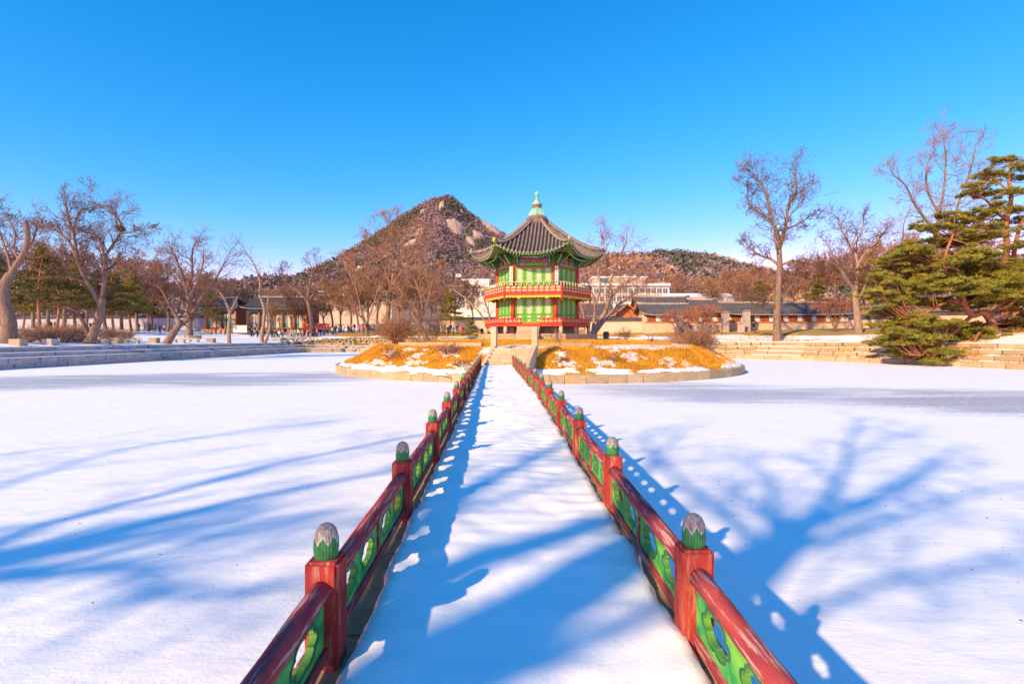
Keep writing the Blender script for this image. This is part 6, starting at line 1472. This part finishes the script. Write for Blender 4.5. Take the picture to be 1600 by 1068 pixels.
MC = {k: mat(k + '_cloth', c, tuple(x * .75 for x in c), 8, .85) for k, c in CL.items()}
PM = {}
def person_mesh(pi, top, leg, longc):
    key = (pi, top, leg, longc)
    if key in PM: return PM[key]
    me = POSES[pi].copy(); me.materials.clear()
    for m_ in (MC[leg], MC[top], M_skin, M_hair): me.materials.append(m_)
    cut = .55 if longc else .84
    for p in me.polygons:
        c = p.center
        if c.z > 1.47: k = 3 if (c.z > 1.63 or c.y > .015 - .0) else 2
        elif abs(c.x) > .17 and c.z < .93 and c.z > .75: k = 2
        elif c.z > cut: k = 1
        else: k = 0
        p.material_index = k; p.use_smooth = True
    PM[key] = me; return me
def person(px, D, top, leg, label, group, pi=0, rz=0.0, longc=False, dz=0.0, sc=1.0):
    x = WX(px, D); o = put('person', person_mesh(pi, top, leg, longc), None, (x, D, ground_z(x, D) + dz), rz, (sc, sc, sc)); tag(o, label, 'person', group); return o
rp = random.Random(12)
row = [('black', 393), ('white', 397), ('navy', 402), ('grey', 408), ('brown', 413), ('maroon', 419), ('black', 425), ('navy', 431), ('white', 436), ('red', 441), ('black', 446), ('pink', 451), ('grey', 456), ('tan', 461), ('white', 466), ('yellow', 471), ('red', 476), ('black', 482), ('brown', 489), ('pink', 495), ('black', 501), ('navy', 507), ('white', 519), ('black', 524), ('grey', 530), ('navy', 536), ('pink', 545), ('black', 550), ('red', 562), ('white', 582), ('yellow', 589)]
row = sorted(row + [(['white', 'pink', 'red', 'black', 'blue', 'tan', 'grey', 'orange', 'white', 'black'][i % 10], 394.5 + i * 7.9) for i in range(26)], key=lambda r: r[1])
cnt = {}; tot = {}
for c, _ in row: tot[c] = tot.get(c, 0) + 1
for i, (c, x) in enumerate(row):
    cnt[c] = cnt.get(c, 0) + 1; lg = rp.choice(['black', 'navy', 'grey', 'black'])
    which = 'the only one so dressed' if tot[c] == 1 else '%s such from the left' % ORD[cnt[c] - 1]
    person(x, rp.uniform(101, 108), c, lg, 'person in %s in the crowd by the hall, %s' % (c, which), 'crowd in front of the hall', rp.randrange(4), rp.uniform(0, 6.28), rp.random() < .3, 0, rp.uniform(.94, 1.08))
for i in range(34):      # the rows behind, dark coats mostly
    c = ['black', 'navy', 'grey', 'black', 'brown', 'maroon', 'black', 'green'][i % 8]
    person(390 + i * 6.1 + rp.uniform(-1.5, 1.5), rp.uniform(108.5, 111), c, 'black', 'person in %s in the back row of the crowd, %s from the left' % (c, ORD[i] if i < 20 else '%d%s' % (i + 1, {21: 'st', 22: 'nd', 23: 'rd', 31: 'st', 32: 'nd', 33: 'rd'}.get(i + 1, 'th'))), 'back rows of the crowd', rp.randrange(4), rp.uniform(0, 6.28), rp.random() < .3, .1, rp.uniform(.96, 1.1))
sp = [(58, 95, 'black', 'black', 'person in black at the far left of the grove, left of a pair'), (61.5, 96, 'navy', 'black', 'person in navy at the far left of the grove, right of a pair'), (80, 97, 'black', 'navy', 'person in black with arms raised beside a pine trunk in the grove', 3), (87, 98, 'brown', 'black', 'person in a brown coat next to the one with raised arms'), (141, 112, 'teal', 'black', 'lone person in a teal jacket seen past the nest tree'),
      (217, 116, 'green', 'black', 'person in a green jacket on the snow between the grove trees'), (226, 118, 'white', 'navy', 'person in white on the snow right of the green jacket'), (234, 114, 'black', 'black', 'person in black on the snow left of the red coat'), (242, 116, 'grey', 'navy', 'person in grey on the snow just left of the red coat'), (250, 104, 'red', 'black', 'person in a red coat alone on the snow behind the leaning tree'), (257, 118, 'tan', 'black', 'person in a tan coat right of the red coat on the snow'), (268, 120, 'blue', 'black', 'person in a blue jacket right of the tan coat on the snow'),
      (352, 110, 'orange', 'black', 'person in an orange jacket before the small palace pavilion'), (345, 112, 'pink', 'navy', 'person in pink before the small palace pavilion'), (337, 112, 'red', 'black', 'person in red before the small palace pavilion'),
      (695, 94, 'grey', 'black', 'person in grey leftmost of the group by the cream wall left of the pavilion'), (700, 93, 'navy', 'navy', 'person in navy walking by the cream wall left of the pavilion'), (704, 95, 'black', 'black', 'person in black beside the one in navy by the cream wall'), (708.5, 93, 'blue', 'black', 'person in blue beside the cream wall left of the pavilion'), (714, 94, 'green', 'black', 'person in dark green near the red coat by the cream wall'), (722.5, 92, 'red', 'black', 'person in a long red coat by the cream wall left of the pavilion'), (732, 90, 'green', 'grey', 'person in a green parka right of the long red coat'), (753, 88, 'black', 'black', 'lone person in black close to the left side of the pavilion'),
      (1056, 73, 'blue', 'black', 'person in blue leftmost of the group at the long building'), (1062, 73.4, 'maroon', 'black', 'person in maroon in the group at the long building'), (1067, 72.6, 'black', 'navy', 'person in black in the middle of the group at the long building'), (1073, 73.5, 'teal', 'black', 'person in teal in the group at the long building'), (1079, 73, 'navy', 'black', 'person in navy right of the teal jacket at the long building'), (1086, 72.8, 'white', 'grey', 'person in white in the group at the long building'), (1093, 73.2, 'tan', 'black', 'person in tan in the group at the long building'), (1101, 73, 'grey', 'black', 'person in grey in the group at the long building'), (1109, 72.7, 'brown', 'black', 'person in brown rightmost of the group at the long building'), (1126, 72, 'tan', 'grey', 'person in a tan coat by the left chimney of the long building'), (1178, 71, 'black', 'brown', 'lone person in black before the wall right of the chimneys')]
for s in sp:
    x, D, c, l, lab = s[:5]; person(x, D, c, l, lab, 'visitors around the pond', s[5] if len(s) > 5 else rp.randrange(3), rp.uniform(0, 6.28), 'long' in lab, 0, rp.uniform(.95, 1.08))
